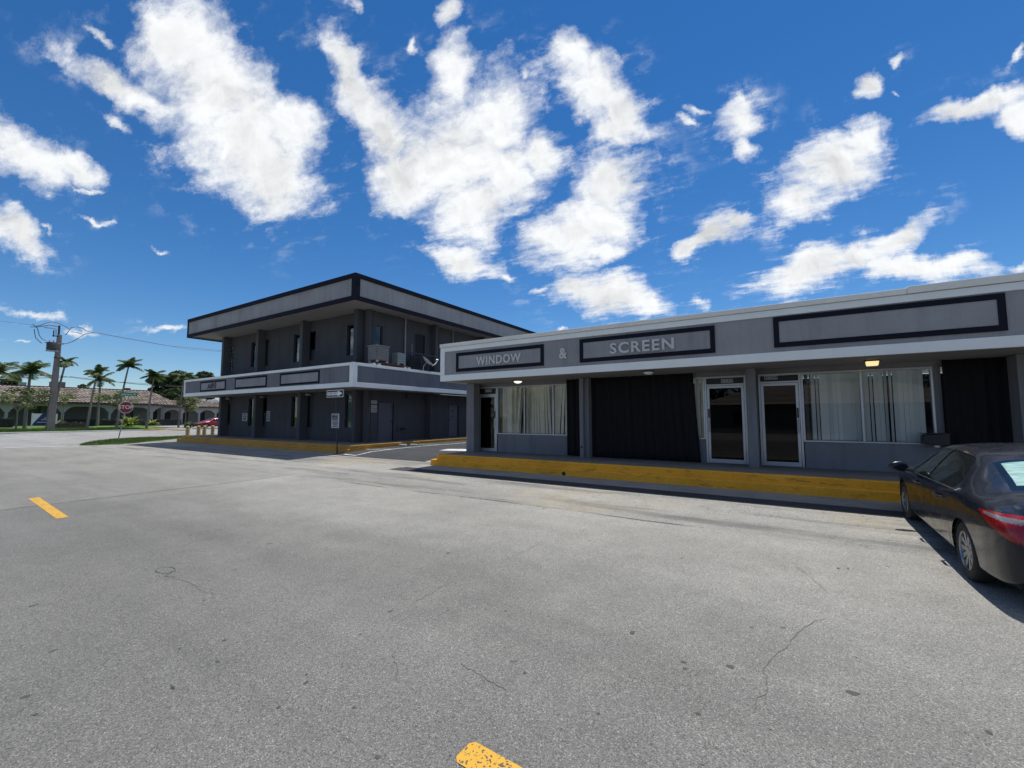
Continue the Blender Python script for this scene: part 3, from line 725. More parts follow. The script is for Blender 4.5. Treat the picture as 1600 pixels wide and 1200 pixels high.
for y in (16.0, 16.5, 17.0, 17.5): b.box(-16.3, -16.27, y, y+.03, 3.93, 5.0)
b.box(-16.31, -16.26, 15.6, 17.9, 5.0, 5.05); b.build('railing', M['dark_steel'], two)
b = MB(); b.box(-16.3, -16.28, 15.7, 17.0, 3.93, 4.9); b.build('balcony_screen', M['room'], two)
b = MB(); b.box(-16.888, -16.86, 15.50, 16.15, .95, 1.25); b.box(-16.87, -16.80, 15.66, 15.98, 1.02, 1.14, 1); b.build('wall_vent', [M['stucco_dark'], M['room']], two)
for x in (-30.75, -26.6, -21.9):
    b = MB(); b.box(x, x+.28, 13.44, 13.598, 2.84, 2.98); b.prism([(0, 0), (.42, -.04), (.42, -.13), (.04, -.10)], (x+.20, 13.36, 2.95), UX, UZ, (0,1,0), .14); b.build('wall_lamp', M['pipe'], two)
b = MB(); b.box(-16.888, -16.72, 16.0, 16.3, 2.70, 2.86); b.build('wall_lamp', M['alu_dark'], two)
# notices fixed to it
def notice_front(x0, x1, z0, z1, y, label):
    b = MB(); b.box(x0, x1, y-.012, y-.002, z0, z1, 0)
    h = z1-z0; w = x1-x0
    for k, f in ((.84, .7), (.64, .8), (.50, .6), (.30, .7), (.18, .5)): b.box(x0+w*(.5-f/2), x0+w*(.5+f/2), y-.0145, y-.0118, z0+h*k-.022, z0+h*k+.022, 1)
    return tag(b.build('notice', [M['paper'], M['black_text']]), label, 'notice')
notice_front(-28.72, -28.10, 1.46, 1.93, 13.60, 'white paper notice on the dark wall between two narrow ground floor windows')
notice_front(-25.88, -25.52, 1.45, 2.05, 13.60, 'small pale notice stuck right of the second ground floor window')
def side_sign(y0, y1, z0, z1, lines, label):
    x = -16.898; b = MB(); b.box(x, x+.008, y0, y1, z0, z1, 0); h = (z1-z0)/(len(lines)+.6)
    for i, s in enumerate(lines): b.text(s, (x+.009, (y0+y1)/2, z1-h*(i+.8)), (0,1,0), UZ, h*1.0, .003, .01, 1, 'CENTER', min(1., (y1-y0)*.92/(.62*h*len(s))))
    return tag(b.build('wall_sign', [M['paper'], M['red_text']]), label, 'sign', 'signs on the side wall near the corner')
side_sign(13.80, 14.15, 2.34, 2.50, ['NO'], 'small white wall sign, upper of the pair left of the side door')
side_sign(13.80, 14.15, 1.92, 2.28, ['NO', 'PARKING', 'ANY TIME'], 'taller white wall sign with red print, lower of the pair left of the side door')

# things on the canopy roof
def condenser(x, y, w, d, h, z, label, mats, slats=6, cap=True):
    t = thing('air_conditioner', (x, y, z), label, 'air conditioner', 'air conditioners on the canopy roof')
    b = MB(); b.box(x-w/2, x+w/2, y-d/2, y+d/2, z+.08, z+h); b.build('casing', mats[0], t, bevel=.01)
    b = MB()
    for k in range(slats):
        zz = z+.16+(h-.26)*k/(slats-1)
        b.box(x+w/2, x+w/2+.015, y-d/2+.05, y+d/2-.05, zz, zz+.045); b.box(x-w/2+.05, x+w/2-.05, y-d/2-.015, y-d/2, zz, zz+.045)
    b.build('louvre', mats[1], t)
    if cap:
        b = MB(); b.box(x-w/2-.03, x+w/2+.03, y-d/2-.03, y+d/2+.03, z+h, z+h+.05); b.build('lid', mats[1], t, bevel=.01)
    for sx in (-1, 1):
        for sy in (-1, 1):
            b = MB(); b.box(x+sx*w*.4-.04, x+sx*w*.4+.04, y+sy*d*.4-.04, y+sy*d*.4+.04, z, z+.08); b.build('foot', M['white_concrete'], t)
M['ac_brown'] = plain('brown_grey_casing', (.15, .14, .13), .6); M['ac_slat'] = plain('pale_slats', (.22, .215, .21), .5)
M['ac_mint'] = plain('mint_casing', (.26, .31, .31), .5)
condenser(-15.98, 13.42, .62, .72, .74, 4.22, 'brown grey air conditioner with pale louvres near the building corner', (M['ac_brown'], M['ac_slat']), 7)
condenser(-15.98, 14.68, .42, .50, .60, 4.22, 'smaller mint green air conditioner with upright fins beside the satellite dish', (M['ac_mint'], M['ac_slat']), 4, False)
t = thing('roof_stand', (-15.95, 13.9, 3.93), 'rusty low rail stand on concrete blocks carrying the air conditioners', 'stand')
b = MB(); b.box(-16.25, -16.18, 12.95, 15.1, 4.15, 4.215); b.box(-15.78, -15.71, 12.95, 15.1, 4.15, 4.215); b.build('rail', M['rust'], t)
for y in (12.95, 13.25, 14.85, 15.1):
    b = MB(); b.box(-16.3, -15.68, y-.08, y+.08, 3.93, 4.15); b.build('block', M['white_concrete'], t, bevel=.01)
t = thing('satellite_dish', (-15.62, 16.02, 4.06), 'white satellite dish on a bent mast at the edge of the canopy roof', 'satellite dish')
b = MB(); b.tube([(-15.68, 16.05, 4.06), (-15.70, 16.10, 4.30), (-15.67, 16.28, 4.52)], .025, 8); b.tube([(-15.68, 16.05, 4.06), (-15.60, 15.7, 4.05)], .02, 6); b.tube([(-15.68, 16.05, 4.06), (-15.60, 16.4, 4.05)], .02, 6); b.build('mast', M['steel'], t, True)
b = MB(); axis = Vector((.46, .45, .76)).normalized(); c = Vector((-15.66, 16.30, 4.53))
b.lathe([(.001, -.02), (.10, -.012), (.2, .012), (.30, .055), (.37, .09), (.375, .10), (.365, .10), (.29, .065), (.19, .025), (.001, -.005)], c, axis, 28); b.build('dish', M['white'], t, True)
b = MB(); b.tube([c+Vector((.20, .18, -.20)), c+Vector((.26, .36, -.06)), c+Vector((.28, .52, .12))], .022, 6); ar = b.build('feed_arm', M['white'], t, True)
b = MB(); b.lathe([(.001, 0), (.05, 0), (.06, .05), (.04, .14), (.001, .14)], c+Vector((.28, .56, .14)), (-.4, -.6, .1), 12); b.build('feed_horn', M['steel'], ar, True)

# ------------------------------------------------------------------ street furniture
t = thing('one_way_sign_post', (-16.13, 11.45, .12), 'dark post with black ONE WAY arrow sign and a white notice below', 'sign post')
Y0 = 11.45
b = MB(); b.tube([(-16.10, Y0, .1), (-16.12, Y0, .5), (-16.30, Y0, 2.55), (-16.33, Y0, 2.85)], .026, 6); post = b.build('post', M['dark_steel'], t, True)
b = MB(); b.tube([(-16.10, Y0-.001, .1), (-16.114, Y0-.001, .42)], .030, 6); b.build('rusty_foot', M['rust'], post, True)
b = MB(); b.box(-16.90, -15.74, Y0-.040, Y0-.034, 2.545, 2.855, 0); b.box(-16.875, -15.765, Y0-.0425, Y0-.0395, 2.568, 2.832, 1)
b.prism([(-16.83, 2.63), (-16.11, 2.63), (-16.11, 2.575), (-15.80, 2.70), (-16.11, 2.825), (-16.11, 2.77), (-16.83, 2.77)], (0, Y0-.0420, 0), UX, UZ, (0,-1,0), .003, 0)
b.text('ONE WAY', (-16.44, Y0-.0452, 2.70), UX, UZ, .135, .002, .006, 1, 'CENTER', 1.05)
b.build('arrow_sign', [M['white'], M['black_text']], t)
b = MB(); b.box(-16.50, -15.98, Y0-.040, Y0-.034, 1.23, 1.84, 0)
b.box(-16.45, -16.08, Y0-.0415, Y0-.0398, 1.58, 1.80, 1)
b.text('TOW', (-16.24, Y0-.042, 1.75), UX, UZ, .10, .002, .005, 0); b.text('AWAY', (-16.26, Y0-.042, 1.64), UX, UZ, .10, .002, .005, 0)
for z, w in ((1.53, .40), (1.47, .36), (1.41, .40), (1.36, .30), (1.30, .38)): b.box(-16.24-w/2, -16.24+w/2, Y0-.0412, Y0-.0398, z-.014, z+.014, 1)
b.build('notice_sign', [M['paper'], M['black_text']], t)

sx, sy = -36.85, 9.88; sz = gz(sy)+.04
t = thing('stop_sign', (sx, sy, sz), 'red octagonal STOP sign with green street name plate on a leaning post', 'stop sign')
top = Vector((sx+.1, sy+.40, 3.05)); bot = Vector((sx, sy, sz-.1))
b = MB(); b.tube([bot, top + (top-bot)*.06], .032, 6); b.build('post', M['steel'], t, True)
nv = Vector((.80, -.60, .0)).normalized(); uv = Vector((.60, .80, 0)).normalized(); vv = Vector((0, 0, 1))
def octagon(r): return [(r/cos(pi/8)*cos(pi/8+k*pi/4), r/cos(pi/8)*sin(pi/8+k*pi/4)) for k in range(8)]
cs = bot.lerp(top, (2.35-bot.z)/(top.z-bot.z)) + nv*.05
b = MB(); b.prism(octagon(.38), cs, uv, vv, nv, .006, 0); b.prism(octagon(.355), cs+nv*.0055, uv, vv, nv, .003, 1)
b.text('STOP', cs+nv*.0085, uv, vv, .33, .003, .012, 0, 'CENTER', .98); b.build('octagon_plate', [M['white'], M['sign_red']], t)
g0 = top + nv*.04 + Vector((0, 0, .16))
b = MB(); b.prism([(-.46, -.12), (.46, -.12), (.46, .12), (-.46, .12)], g0, uv, vv, nv, .006, 1)
b.text('Johnson St', g0+nv*.0062, uv, vv, .19, .003, .006, 0, 'CENTER', .95); b.build('street_name_plate', [M['white'], M['sign_green']], t)
b = MB(); b.tube([top, top+Vector((0, 0, .06))], .05, 8); b.build('bracket', M['steel'], t)

M['bollard'] = plain('yellowed_bollard_paint', (.42, .33, .13), .7, .3, 5.)
for i, (y, lab) in enumerate(((12.37, 'nearest'), (12.99, 'second'), (13.33, 'third'), (13.83, 'farthest'))):
    b = MB(); x = -33.15
    b.lathe([(.11, 0), (.11, .90), (.10, .95), (.06, .985), (.001, 1.0)], (x, y, .13), (0,0,1), 14)
    b.lathe([(.112, .72), (.112, .80)], (x, y, .13), (0,0,1), 14, 1)
    tag(b.build('bollard', [M['bollard'], M['white_concrete']], None, True), {'nearest': 'leftmost of the four dull yellow bollards by the end of the raised pavement', 'second': 'second from left of the four dull yellow bollards by the pavement end', 'third': 'third from left of the four dull yellow bollards by the pavement end', 'farthest': 'rightmost of the four dull yellow bollards, closest to the dark wall'}[lab], 'bollard', 'bollards at the end of the raised pavement')

# utility pole
t = thing('utility_pole', (-66, 12.15, .28), 'tall tapered concrete utility pole with transformer and looping cables', 'utility pole')
b = MB(); pts = [(-66, 12.13, .1), (-66, 12.30, 10.2)]
def sq(cx, cy, z, w): return [(cx-w, cy-w, z), (cx+w, cy-w, z), (cx+w, cy+w, z), (cx-w, cy+w, z)]
a, c = sq(-66, 12.13, .1, .32), sq(-66, 12.30, 10.6, .17)
b.add(a+c, [(4,5,6,7)] + [(i, (i+1) % 4, 4+(i+1) % 4, 4+i) for i in range(4)]); b.build('pole_shaft', M['pole_concrete'], t, bevel=.03)
b = MB(); b.tube([(-65.95, 12.22, 9.8), (-65.95, 12.22, 11.6)], .09, 8); b.box(-65.8, -65.7, 11.72, 12.2, 10.35, 10.45); b.tube([(-65.75, 11.8, 10.3), (-65.75, 11.8, 11.0)], .05, 6); b.build('pole_top', M['dark_steel'], t)
b = MB(); b.lathe([(.001, 0), (.40, 0), (.42, .05), (.42, .75), (.38, .82), (.001, .84)], (-65.6, 11.72, 8.85), (0,0,1), 16)
tr = b.build('transformer', M['dark_steel'], t, True)
b = MB()
for dx, dy in ((.0, -.2), (.15, .1), (-.15, .1)): b.lathe([(.03, 0), (.05, .05), (.03, .1), (.05, .15), (.03, .2), (.001, .28)], (-65.6+dx, 11.72+dy, 9.68), (0,0,1), 8)
b.build('insulator', M['steel'], tr)
b = MB(); b.box(-65.8, -65.6, 11.2, 12.6, 9.55, 9.63); b.box(-65.9, -65.3, 11.3, 12.2, 8.7, 8.8); b.build('cross_arm', M['steel'], t)
W = [[(10.47,11.14),(10.87,11.42),(11.23,11.69),(11.6,11.86),(11.98,11.83),(12.33,11.68),(12.64,11.46)],[(10.03,11.03),(10.61,11.13),(11.06,11.32),(11.38,11.48),(11.81,11.45),(12.15,11.37)],
[(11.03,11.14),(11.54,11.16),(11.92,11.15),(11.96,10.5)],[(10.21,11.37),(10.58,10.96),(10.75,10.24),(11.01,9.87),(11.29,9.77)],[(10.35,10.85),(10.49,9.99),(10.79,9.63),(10.98,9.45)],
[(12.63,11.53),(12.95,11.23),(12.82,10.92),(12.68,10.61)],[(12.82,10.92),(13.08,11.5),(13.58,11.66),(14.,11.55),(14.32,11.31)],[(13.06,11.03),(13.51,11.03),(13.98,10.9)],
[(12.44,9.66),(12.79,9.68),(13.27,9.99),(13.75,10.5),(14.14,10.92),(14.6,11.14),(15.01,11.28)]]
b = MB()
for w in W: b.tube([(-65.6, y, z) for y, z in w], .032, 5)
b.build('jumper_cable', M['wire'], t, True)
def wire(pts, r, label, x=-65.8, sag=.15):
    b = MB(); P = []
    for (y0, z0), (y1, z1) in zip(pts, pts[1:]):
        for i in range(8):
            q = i/8; P.append((x, lerp(y0, y1, q), lerp(z0, z1, q)-sag*4*q*(1-q)*(abs(y1-y0)/12)))
    P.append((x, *pts[-1])); b.tube(P, r, 5)
    return tag(b.build('power_line', M['wire'], None, True), label, 'cable', 'overhead cables along the cross street')
wire([(-30, 11.7), (8.08, 11.30), (12.0, 11.40)], .014, 'thin overhead cable reaching the pole top from the left')
wire([(-30, 6.3), (8.38, 6.01), (12.11, 6.13)], .022, 'upper of two low cables left of the utility pole')
wire([(-30, 5.4), (8.4, 5.6), (12.12, 5.91)], .026, 'lower of two low cables left of the utility pole', sag=.02)
wire([(12.3, 5.98), (13.48, 6.12), (15.46, 5.94), (19.5, 5.65), (23.84, 5.62), (40, 5.7)], .028, 'thick kinked low cable right of the utility pole', sag=.02)
wire([(12.3, 6.19), (15.47, 5.83), (23.83, 5.79), (40, 5.9)], .018, 'thin low cable right of the utility pole above the palms', x=-65.9, sag=.02)
wire([(14.38, 11.32), (21.74, 10.75), (28.03, 10.93), (44, 11.6)], .020, 'high cable sloping down rightward from the pole top', sag=.02)
wire([(15.01, 11.28), (23.89, 10.55), (28.04, 10.74), (44, 11.4)], .016, 'lower high cable sloping down rightward from the pole', x=-65.5, sag=.02)
t = thing('street_lamp', (-60, 3.5, 0), 'dark street lamp head on a horizontal arm at the left edge', 'street lamp')
b = MB(); b.tube([(-60, 3.5, 0), (-60, 3.5, 5.2)], [.11, .07], 8); b.tube([(-60, 3.5, 5.12), (-60, 7.3, 5.12)], .045, 8); b.build('pole', M['dark_steel'], t)
b = MB(); b.prism([(0, -.06), (.8, -.07), (.95, 0), (.8, .10), (0, .06)], (-59.85, 7.25, 5.12), (0,1,0), UZ, (-1,0,0), .3); b.build('lamp_head', M['dark_steel'], t, bevel=.02)

t = thing('estate_sign', (-71.6, 12.45, .36), 'white framed lawn sign with a dark blue diagonal panel', 'sign')
sx0, y0, y1 = -71.6, 11.72, 13.15
b = MB()
b.box(sx0-.06, sx0+.06, y0-.06, y0+.06, .2, 2.18); b.build('post', M['white'], t)
b = MB(); b.box(sx0-.06, sx0+.06, y1-.06, y1+.06, .2, 2.18); b.build('post', M['white'], t)
b = MB(); b.box(sx0-.05, sx0+.05, y1+.062, y1+.55, .95, 2.10); b.build('side_panel', M['white'], t)
b = MB(); b.box(sx0+.062, sx0+.08, y0, y1, .80, 2.12, 0); b.prism([(0, .0), (y1-y0, .0), (y1-y0, 1.32), (.75, 1.32), (.12, .30)], (sx0+.081, y0, .80), (0,1,0), UZ, (1,0,0), .006, 1)
for z, w in ((1.62, .42), (1.44, .62), (1.14, .95)): b.box(sx0+.0872, sx0+.090, y1-.12-w, y1-.12, z-.045, z+.045, 2)
b.build('sign_board', [M['trim'], M['sign_blue'], M['paper']], t)

# ------------------------------------------------------------------ arcade building across the cross street
arc = thing('arcade_building', (-90, 15, .5), 'long low arcade building with brown clay tile roof and cream arches', 'building')
piers = [-9.4, -4.1, 1.2, 6.55, 11.75, 16.95, 21.98, 27.0]
def arcade(px, xw, ztop, spring, crown, wp, name, ext):
    b = MB(); th = .35; base = .45
    step = .1; y = ext[0]; prof = []
    while y <= ext[1]+1e-6:
        k = min(px, key=lambda p: abs(p-y)); d = abs(y-k)-wp/2
        nb = [p for p in px if p != k]; half = min(abs(p-k) for p in nb)/2 - wp/2
        if d <= 0: z = base
        else:
            rr = min(1.25, half); q = min(1, d/rr); z = spring + (crown-spring)*sqrt(max(0, 1-(1-q)**2))
        prof.append((y, z)); y += step
    for (ya, za), (yb, zb) in zip(prof, prof[1:]):
        if za == base and zb != base: za = zb
        if zb == base and za != base: zb = za
        b.add([(xw, ya, za), (xw, yb, zb), (xw, yb, ztop), (xw, ya, ztop), (xw-th, ya, za), (xw-th, yb, zb)], [(0,1,2,3), (4,5,1,0)])
        if za == base: b.add([(xw-th, ya, base), (xw-th, yb, base), (xw-th, yb, spring), (xw-th, ya, spring)], [(0,3,2,1)])
    for p in px:
        for s in (-1, 1): b.face([(xw, p+s*wp/2, base), (xw-th, p+s*wp/2, base), (xw-th, p+s*wp/2, spring), (xw, p+s*wp/2, spring)])
    return b.build(name, M['plaster'], arc)
arcade(piers, -86., 3.75, 2.15, 3.25, .42, 'wall', (-12, 28.2))
arcade([29.05, 31.65, 34.25, 36.85, 39.45, 42.0], -87.5, 3.45, 2.1, 2.95, .38, 'wall', (28.6, 43))
b = MB(); b.box(-90.2, -90, -14, 44, .4, 3.7); b.box(-86.3, -85.98, 28.2, 28.6, .4, 3.6); b.build('back_wall', M['plaster_shade'], arc)
b = MB(); b.box(-90, -85.9, -14, 44, .3, .47); b.build('floor_slab', M['pave'], arc)
for y in (-3, 2.6, 8.6, 17.9, 20.6, 24.4, 27.6): 
    b = MB(); b.box(-89.998, -89.93, y-1.4, y+1.4, 1.0, 2.9); w = b.build('window', M['room'], arc)
    b = MB(); b.box(-89.93, -89.92, y-.04, y+.04, 1.0, 2.9); b.build('window_frame', M['alu_dark'], w)
for y in (5.2, 12.6, 14.0, 22.4, 30.4, 33, 35.6, 38.2):
    b = MB(); b.box(-89.998, -89.94, y-.5, y+.5, .47, 2.6); b.build('door', M['brown'] if y < 20 else M['room'], arc)
for y in (-1, 16.2, 26.4):
    b = MB(); b.box(-89.3, -88.7, y-.9, y+.9, .47, 3.7); b.build('wall', M['plaster_shade'], arc)
def tile_roof(y0, y1, x0, z0, x1, z1, hip, name, rows=9, pitch=.42):
    b = MB(); n = int((y1-y0)/(pitch/6)); L = sqrt((x1-x0)**2+(z1-z0)**2)
    nx, nz = -(z1-z0)/L, (x1-x0)/L
    if nz < 0: nx, nz = -nx, -nz
    sh = 4
    for r in range(rows):
        for e in (0, 1):
            t = (r+e)/rows; ox = lerp(x0, x1, t); oz = lerp(z0, z1, t); lift = .13*(1-e)
            for i in range(n+1):
                yy = y0 + (y1-y0)*i/n; cap = y1 - hip*t
                if hip and yy > cap: yy = cap
                h = .11*abs(sin(pi*(yy-y0)/pitch)) + lift
                b.v.append((ox+nx*h, yy, oz+nz*h))
        base = r*2*(n+1)
        for i in range(n):
            b.f.append((base+i, base+i+1, base+n+1+i+1, base+n+1+i)); b.m.append(0)
    for r in range(rows-1):
        p = (r*2+1)*(n+1); q = (r*2+2)*(n+1)
        for i in range(0, n): b.f.append((p+i, p+i+1, q+i+1, q+i)); b.m.append(0)
    return b.build(name, M['tile'], arc, True, angle=50)
rf = tile_roof(-14, 30.3, -85.3, 3.72, -89.2, 5.92, 2.6, 'roof')
r2 = tile_roof(28.4, 43, -87.0, 3.42, -89.6, 4.55, 0, 'roof', 6)
b = MB(); b.box(-89.6, -89.2, -14, 27.9, 5.8, 6.15); b.build('parapet', M['alu_dark'], arc)
b = MB(); b.box(-85.6, -85.35, -14, 30.2, 3.56, 3.70); b.box(-87.3, -87.05, 28.4, 43, 3.30, 3.40); b.build('eave_board', M['brown'], arc)
b = MB(); b.box(-97, -89.6, -14, 27.8, .4, 5.9); b.box(-97, -90.2, 28, 44, .4, 4.5); b.build('rear_block', M['plaster_shade'], arc)
for y, w, h, m, lab in ((17.2, 1.5, .75, 'ac_brown', 'square brown rooftop unit on the arcade roof right of the utility pole'), (13.8, .7, .5, 'ac_mint', 'small grey green rooftop unit left of the utility pole'), (25.3, .8, .3, 'alu_dark', 'small dark rooftop unit above the palm at the middle of the arcade')):
    b = MB(); b.box(-92, -92+w*.8, y-w/2, y+w/2, 5.9, 6.15+h); b.box(-92.03, -91.97+w*.8, y-w/2-.03, y+w/2+.03, 6.15+h, 6.2+h)
    tag(b.build('rooftop_unit', M[m], None, bevel=.02), lab, 'rooftop unit')
b = MB()
for i, y in enumerate((35.2, 36.3, 37.6, 38.4)): b.box(-92, -91.2, y-.4, y+.4, 4.5, 4.95+.12*(i % 2))
b.build('roof_box', M['white'], arc, bevel=.02)

# ------------------------------------------------------------------ vegetation
def palm(x, y, z0, ztop, lean, label, seed, nf=13, fl=2.0, rt=.11, extra=None):
    rp = random.Random(seed); t = thing('palm_tree', (x, y, z0), label, 'palm tree', 'palms in front of the arcade')
    top = Vector((x, y, ztop-.55)); foot = Vector((x, y-lean, z0-.1))
    b = MB(); N = 9; b.tube([foot.lerp(top, i/N) + Vector((0, -.12*lean*sin(pi*i/N), 0)) for i in range(N+1)], [lerp(rt*1.35, rt*.75, i/N) for i in range(N+1)], 8); b.build('trunk', M['bark'], t, True)
    b = MB()
    for k in range(nf):
        az = 2*pi*k/nf + rp.uniform(-.25, .25); el = rp.choice((1.25, .95, .6, .3, .1)) + rp.uniform(-.12, .12); L = fl*rp.uniform(.85, 1.15)
        droop = rp.uniform(1.0, 1.7); P = []; p = top.copy(); e = el; n = 12
        for i in range(n+1):
            P.append(p.copy()); d = Vector((cos(az)*cos(e), sin(az)*cos(e), sin(e))); p = p + d*(L/n); e -= droop/n
        b.tube(P, [lerp(.03, .008, i/n) for i in range(n+1)], 4, 0, False)
        for i in range(1, n+1):
            for h in (0, .5):
                q = P[i-1].lerp(P[i], h); tg = (P[i]-P[i-1]).normalized(); side = tg.cross(Vector((0,0,1))).normalized(); s = (i+h)/n
                ll = .62*fl/2*sin(pi*min(1, .12+s*.85))**.6+.08
                for sg in (-1, 1):
                    tip = q + side*sg*ll*.80 + tg*ll*.45 + Vector((0,0,-ll*rp.uniform(.25, .6)))
                    w = tg*.055
                    b.face([q-w, q+w, q.lerp(tip, .6)+w*.9, tip, q.lerp(tip, .6)-w*.9])
    b.build('crown', M['palm_leaf'], t)
    return t
palm(-66, 8.2, .3, 6.75, .2, 'palm cut off by the left edge of the photo', 1)
palm(-74.5, 11.75, .4, 7.55, .1, 'broad palm left of the utility pole', 2, 15, 2.5, .14)
palm(-66, 12.95, .3, 8.35, .75, 'tall leaning palm just right of the utility pole', 3, 11, 1.15, .10)
palm(-66, 15.55, .3, 7.4, .55, 'slim palm left of the stop sign', 4, 10, 1.25, .10)
palm(-80, 19.2, .5, 7.4, .0, 'squat dark palm rising behind the slim palm by the stop sign', 5, 14, 1.9, .13)
palm(-66, 18.25, .3, 8.35, .75, 'tallest palm, right above the stop sign', 6, 11, 1.65, .10)
palm(-66, 20.75, .3, 7.35, .45, 'dense headed palm right of the stop sign', 7, 14, 1.55, .10)
palm(-68, 24.6, .32, 7.7, .3, 'palm in front of the dark trees by the building corner', 8, 12, 1.55, .10)
def leaves(b, c, r, n, size, rp, shell=.35):
    c = Vector(c)
    for _ in range(n):
        while True:
            d = Vector((rp.uniform(-1, 1), rp.uniform(-1, 1), rp.uniform(-1, 1)))
            if d.length <= 1 and d.length > shell*rp.random(): break
        p = c + Vector((d.x*r[0], d.y*r[1], d.z*r[2]))
        a = Vector((rp.gauss(0, 1), rp.gauss(0, 1), rp.gauss(0, .6))).normalized(); s = size*rp.uniform(.6, 1.35)
        q = a.cross(Vector((rp.gauss(0, 1), rp.gauss(0, 1), rp.gauss(0, 1)))).normalized()*s*.55; a *= s
        b.face([p-a, p+q-a*.1, p+a, p-q-a*.1])
def tree(x, y, z0, clumps, label, mat, seed, trunk_r, fork, leaf=.16, dens=150, bark='bark_dark', group=None, stems=1):
    rp = random.Random(seed); t = thing('tree', (x, y, z0), label, 'tree', group)
    b = MB(); f = Vector((x, y, fork)); b.tube([(x, y-.05, z0-.2), (x+.03, y+.02, lerp(z0, fork, .5)), f], [trunk_r*1.3, trunk_r, trunk_r*.8], 8)
    for c, r in clumps:
        cc = Vector(c); m = f.lerp(cc, .5) + Vector((0, 0, .25)); b.tube([f, m, cc], [trunk_r*.6, trunk_r*.35, trunk_r*.15], 6)
    b.build('trunk', M[bark], t, True)
    b = MB()
    for c, r in clumps: leaves(b, c, r, int(dens*(r[0]*r[1]*r[2])**.6*2.2), leaf, rp)
    b.build('crown', mat, t); return t
def clumps(cx, cy, z0, z1, rx, ry, n, seed, s=.5):
    rp = random.Random(seed); out = []
    for i in range(n):
        a = rp.uniform(0, 2*pi); q = sqrt(rp.random()); zz = rp.uniform(0, 1)
        k = sqrt(max(.05, 1-(2*zz-1)**2))
        r = s*rp.uniform(.7, 1.25); out.append(((cx+cos(a)*rx*q*k, cy+sin(a)*ry*q*k, lerp(z0, z1, zz)), (r, r, r*.62)))
    return out
G3 = 'small airy trees on the lawn'
tree(-66, 9.75, .3, clumps(-66, 10.2, 2.75, 4.55, 1.5, 2.1, 17, 1, .62), 'airy olive tree on the lawn left of the lawn sign', M['airy_leaf'], 1, .07, 2.3, .12, 130, 'bark', G3)
tree(-76, 15.0, .45, clumps(-76, 15.0, 3.4, 5.0, 1.2, 1.3, 8, 2, .5), 'sparse olive tree behind the utility pole', M['airy_leaf'], 2, .06, 3.0, .13, 130, 'bark', G3)
tree(-67.5, 18.0, .3, clumps(-67.5, 17.9, 3.0, 4.6, 1.4, 2.0, 13, 3, .55), 'airy olive tree behind the stop sign', M['airy_leaf'], 3, .07, 2.6, .12, 130, 'bark', G3)
tree(-69, 25.4, .35, clumps(-69, 25.5, 2.5, 4.5, 1.4, 1.9, 15, 4, .6), 'leafy low tree on the lawn beside the red car', M['airy_leaf'], 4, .08, 2.3, .14, 210, 'bark', G3)
GB = 'dark trees behind the arcade'
tree(-110, 38.4, .6, clumps(-110, 38.4, 4.5, 10.6, 4, 4.6, 34, 5, 1.6), 'large dark round tree behind the arcade roof', M['tree_leaf'], 5, .3, 4, .30, 210, group=GB)
tree(-114, 45.2, .6, clumps(-114, 45.2, 5.5, 11.3, 3.5, 3.2, 24, 6, 1.5), 'dark tree right of the large round tree, partly behind the two storey building', M['tree_leaf'], 6, .3, 4, .30, 200, group=GB)
tree(-100, 35.5, .6, clumps(-100, 35.6, 3.5, 6.9, 3, 3.0, 16, 7, 1.2), 'lower dark tree in front of the large round tree', M['tree_leaf'], 7, .25, 3, .26, 200, group=GB)
tree(-104, 22.6, .6, clumps(-104, 22.6, 5.2, 7.0, 2., 2.6, 10, 8, .9), 'bushy dark treetop showing over the arcade roof behind the slim palms', M['tree_leaf'], 8, .2, 4, .22, 160, group=GB)
tree(-102, 14.1, .6, clumps(-102, 14.1, 5.6, 7.7, 1.2, 1.0, 7, 9, .8), 'little dark treetop over the arcade roof by the broad palm', M['tree_leaf'], 9, .2, 4, .22, 160, group=GB)
def hedge(x, y0, y1, w, h, label, mat, seed, core):
    rp = random.Random(seed); z = lawnz(x); t = thing('hedge', (x, (y0+y1)/2, z), label, 'hedge', 'clipped hedges along the arcade')
    b = MB(); n = int((y1-y0)/.35)
    for i in range(n):
        y = lerp(y0, y1, (i+.5)/n); leaves(b, (x, y, z+h*.52), (w*.62, .45, h*.56), 46, .075, rp, .6)
    b.build('foliage', mat, t)
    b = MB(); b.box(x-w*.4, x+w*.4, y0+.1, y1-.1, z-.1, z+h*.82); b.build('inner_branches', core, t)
hedge(-74, 13.9, 16.7, 1.0, .72, 'low bronze hedge right of the utility pole', M['hedge_brown'], 1, M['brown'])
hedge(-82, 18.8, 29.6, 1.0, .95, 'long dark green hedge beneath the arches right of the stop sign', M['hedge_leaf'], 2, M['room'])
hedge(-80, 4.0, 11.6, 1.1, 1.25, 'dark green hedge beneath the arches at the left edge', M['hedge_leaf'], 3, M['room'])
hedge(-81, 15.2, 19.6, 1.0, 1.15, 'short dark hedge beneath the arches left of the stop sign', M['hedge_leaf'], 4, M['room'])
t = thing('house', (3, -26, 0), 'low pale house with a hipped roof across the street, mirrored in the shop doors', 'house')
b = MB(); b.box(-7, 13, -33, -24, 0, 2.9); b.build('wall', M['plaster_shade'], t)
b = MB(); b.add([(-7.8, -33.8, 2.85), (13.8, -33.8, 2.85), (13.8, -23.2, 2.85), (-7.8, -23.2, 2.85), (-2.5, -28.5, 5.0), (8.5, -28.5, 5.0)], [(0,3,2,1), (0,1,5,4), (1,2,5), (2,3,4,5), (3,0,4)]); b.build('roof', M['tile'], t)
for x in (-4.5, 2, 9):
    b = MB(); b.box(x, x+1.8, -23.99, -23.9, .9, 2.2); b.build('window', M['room'], t)
b = MB(); rt_ = random.Random(77)
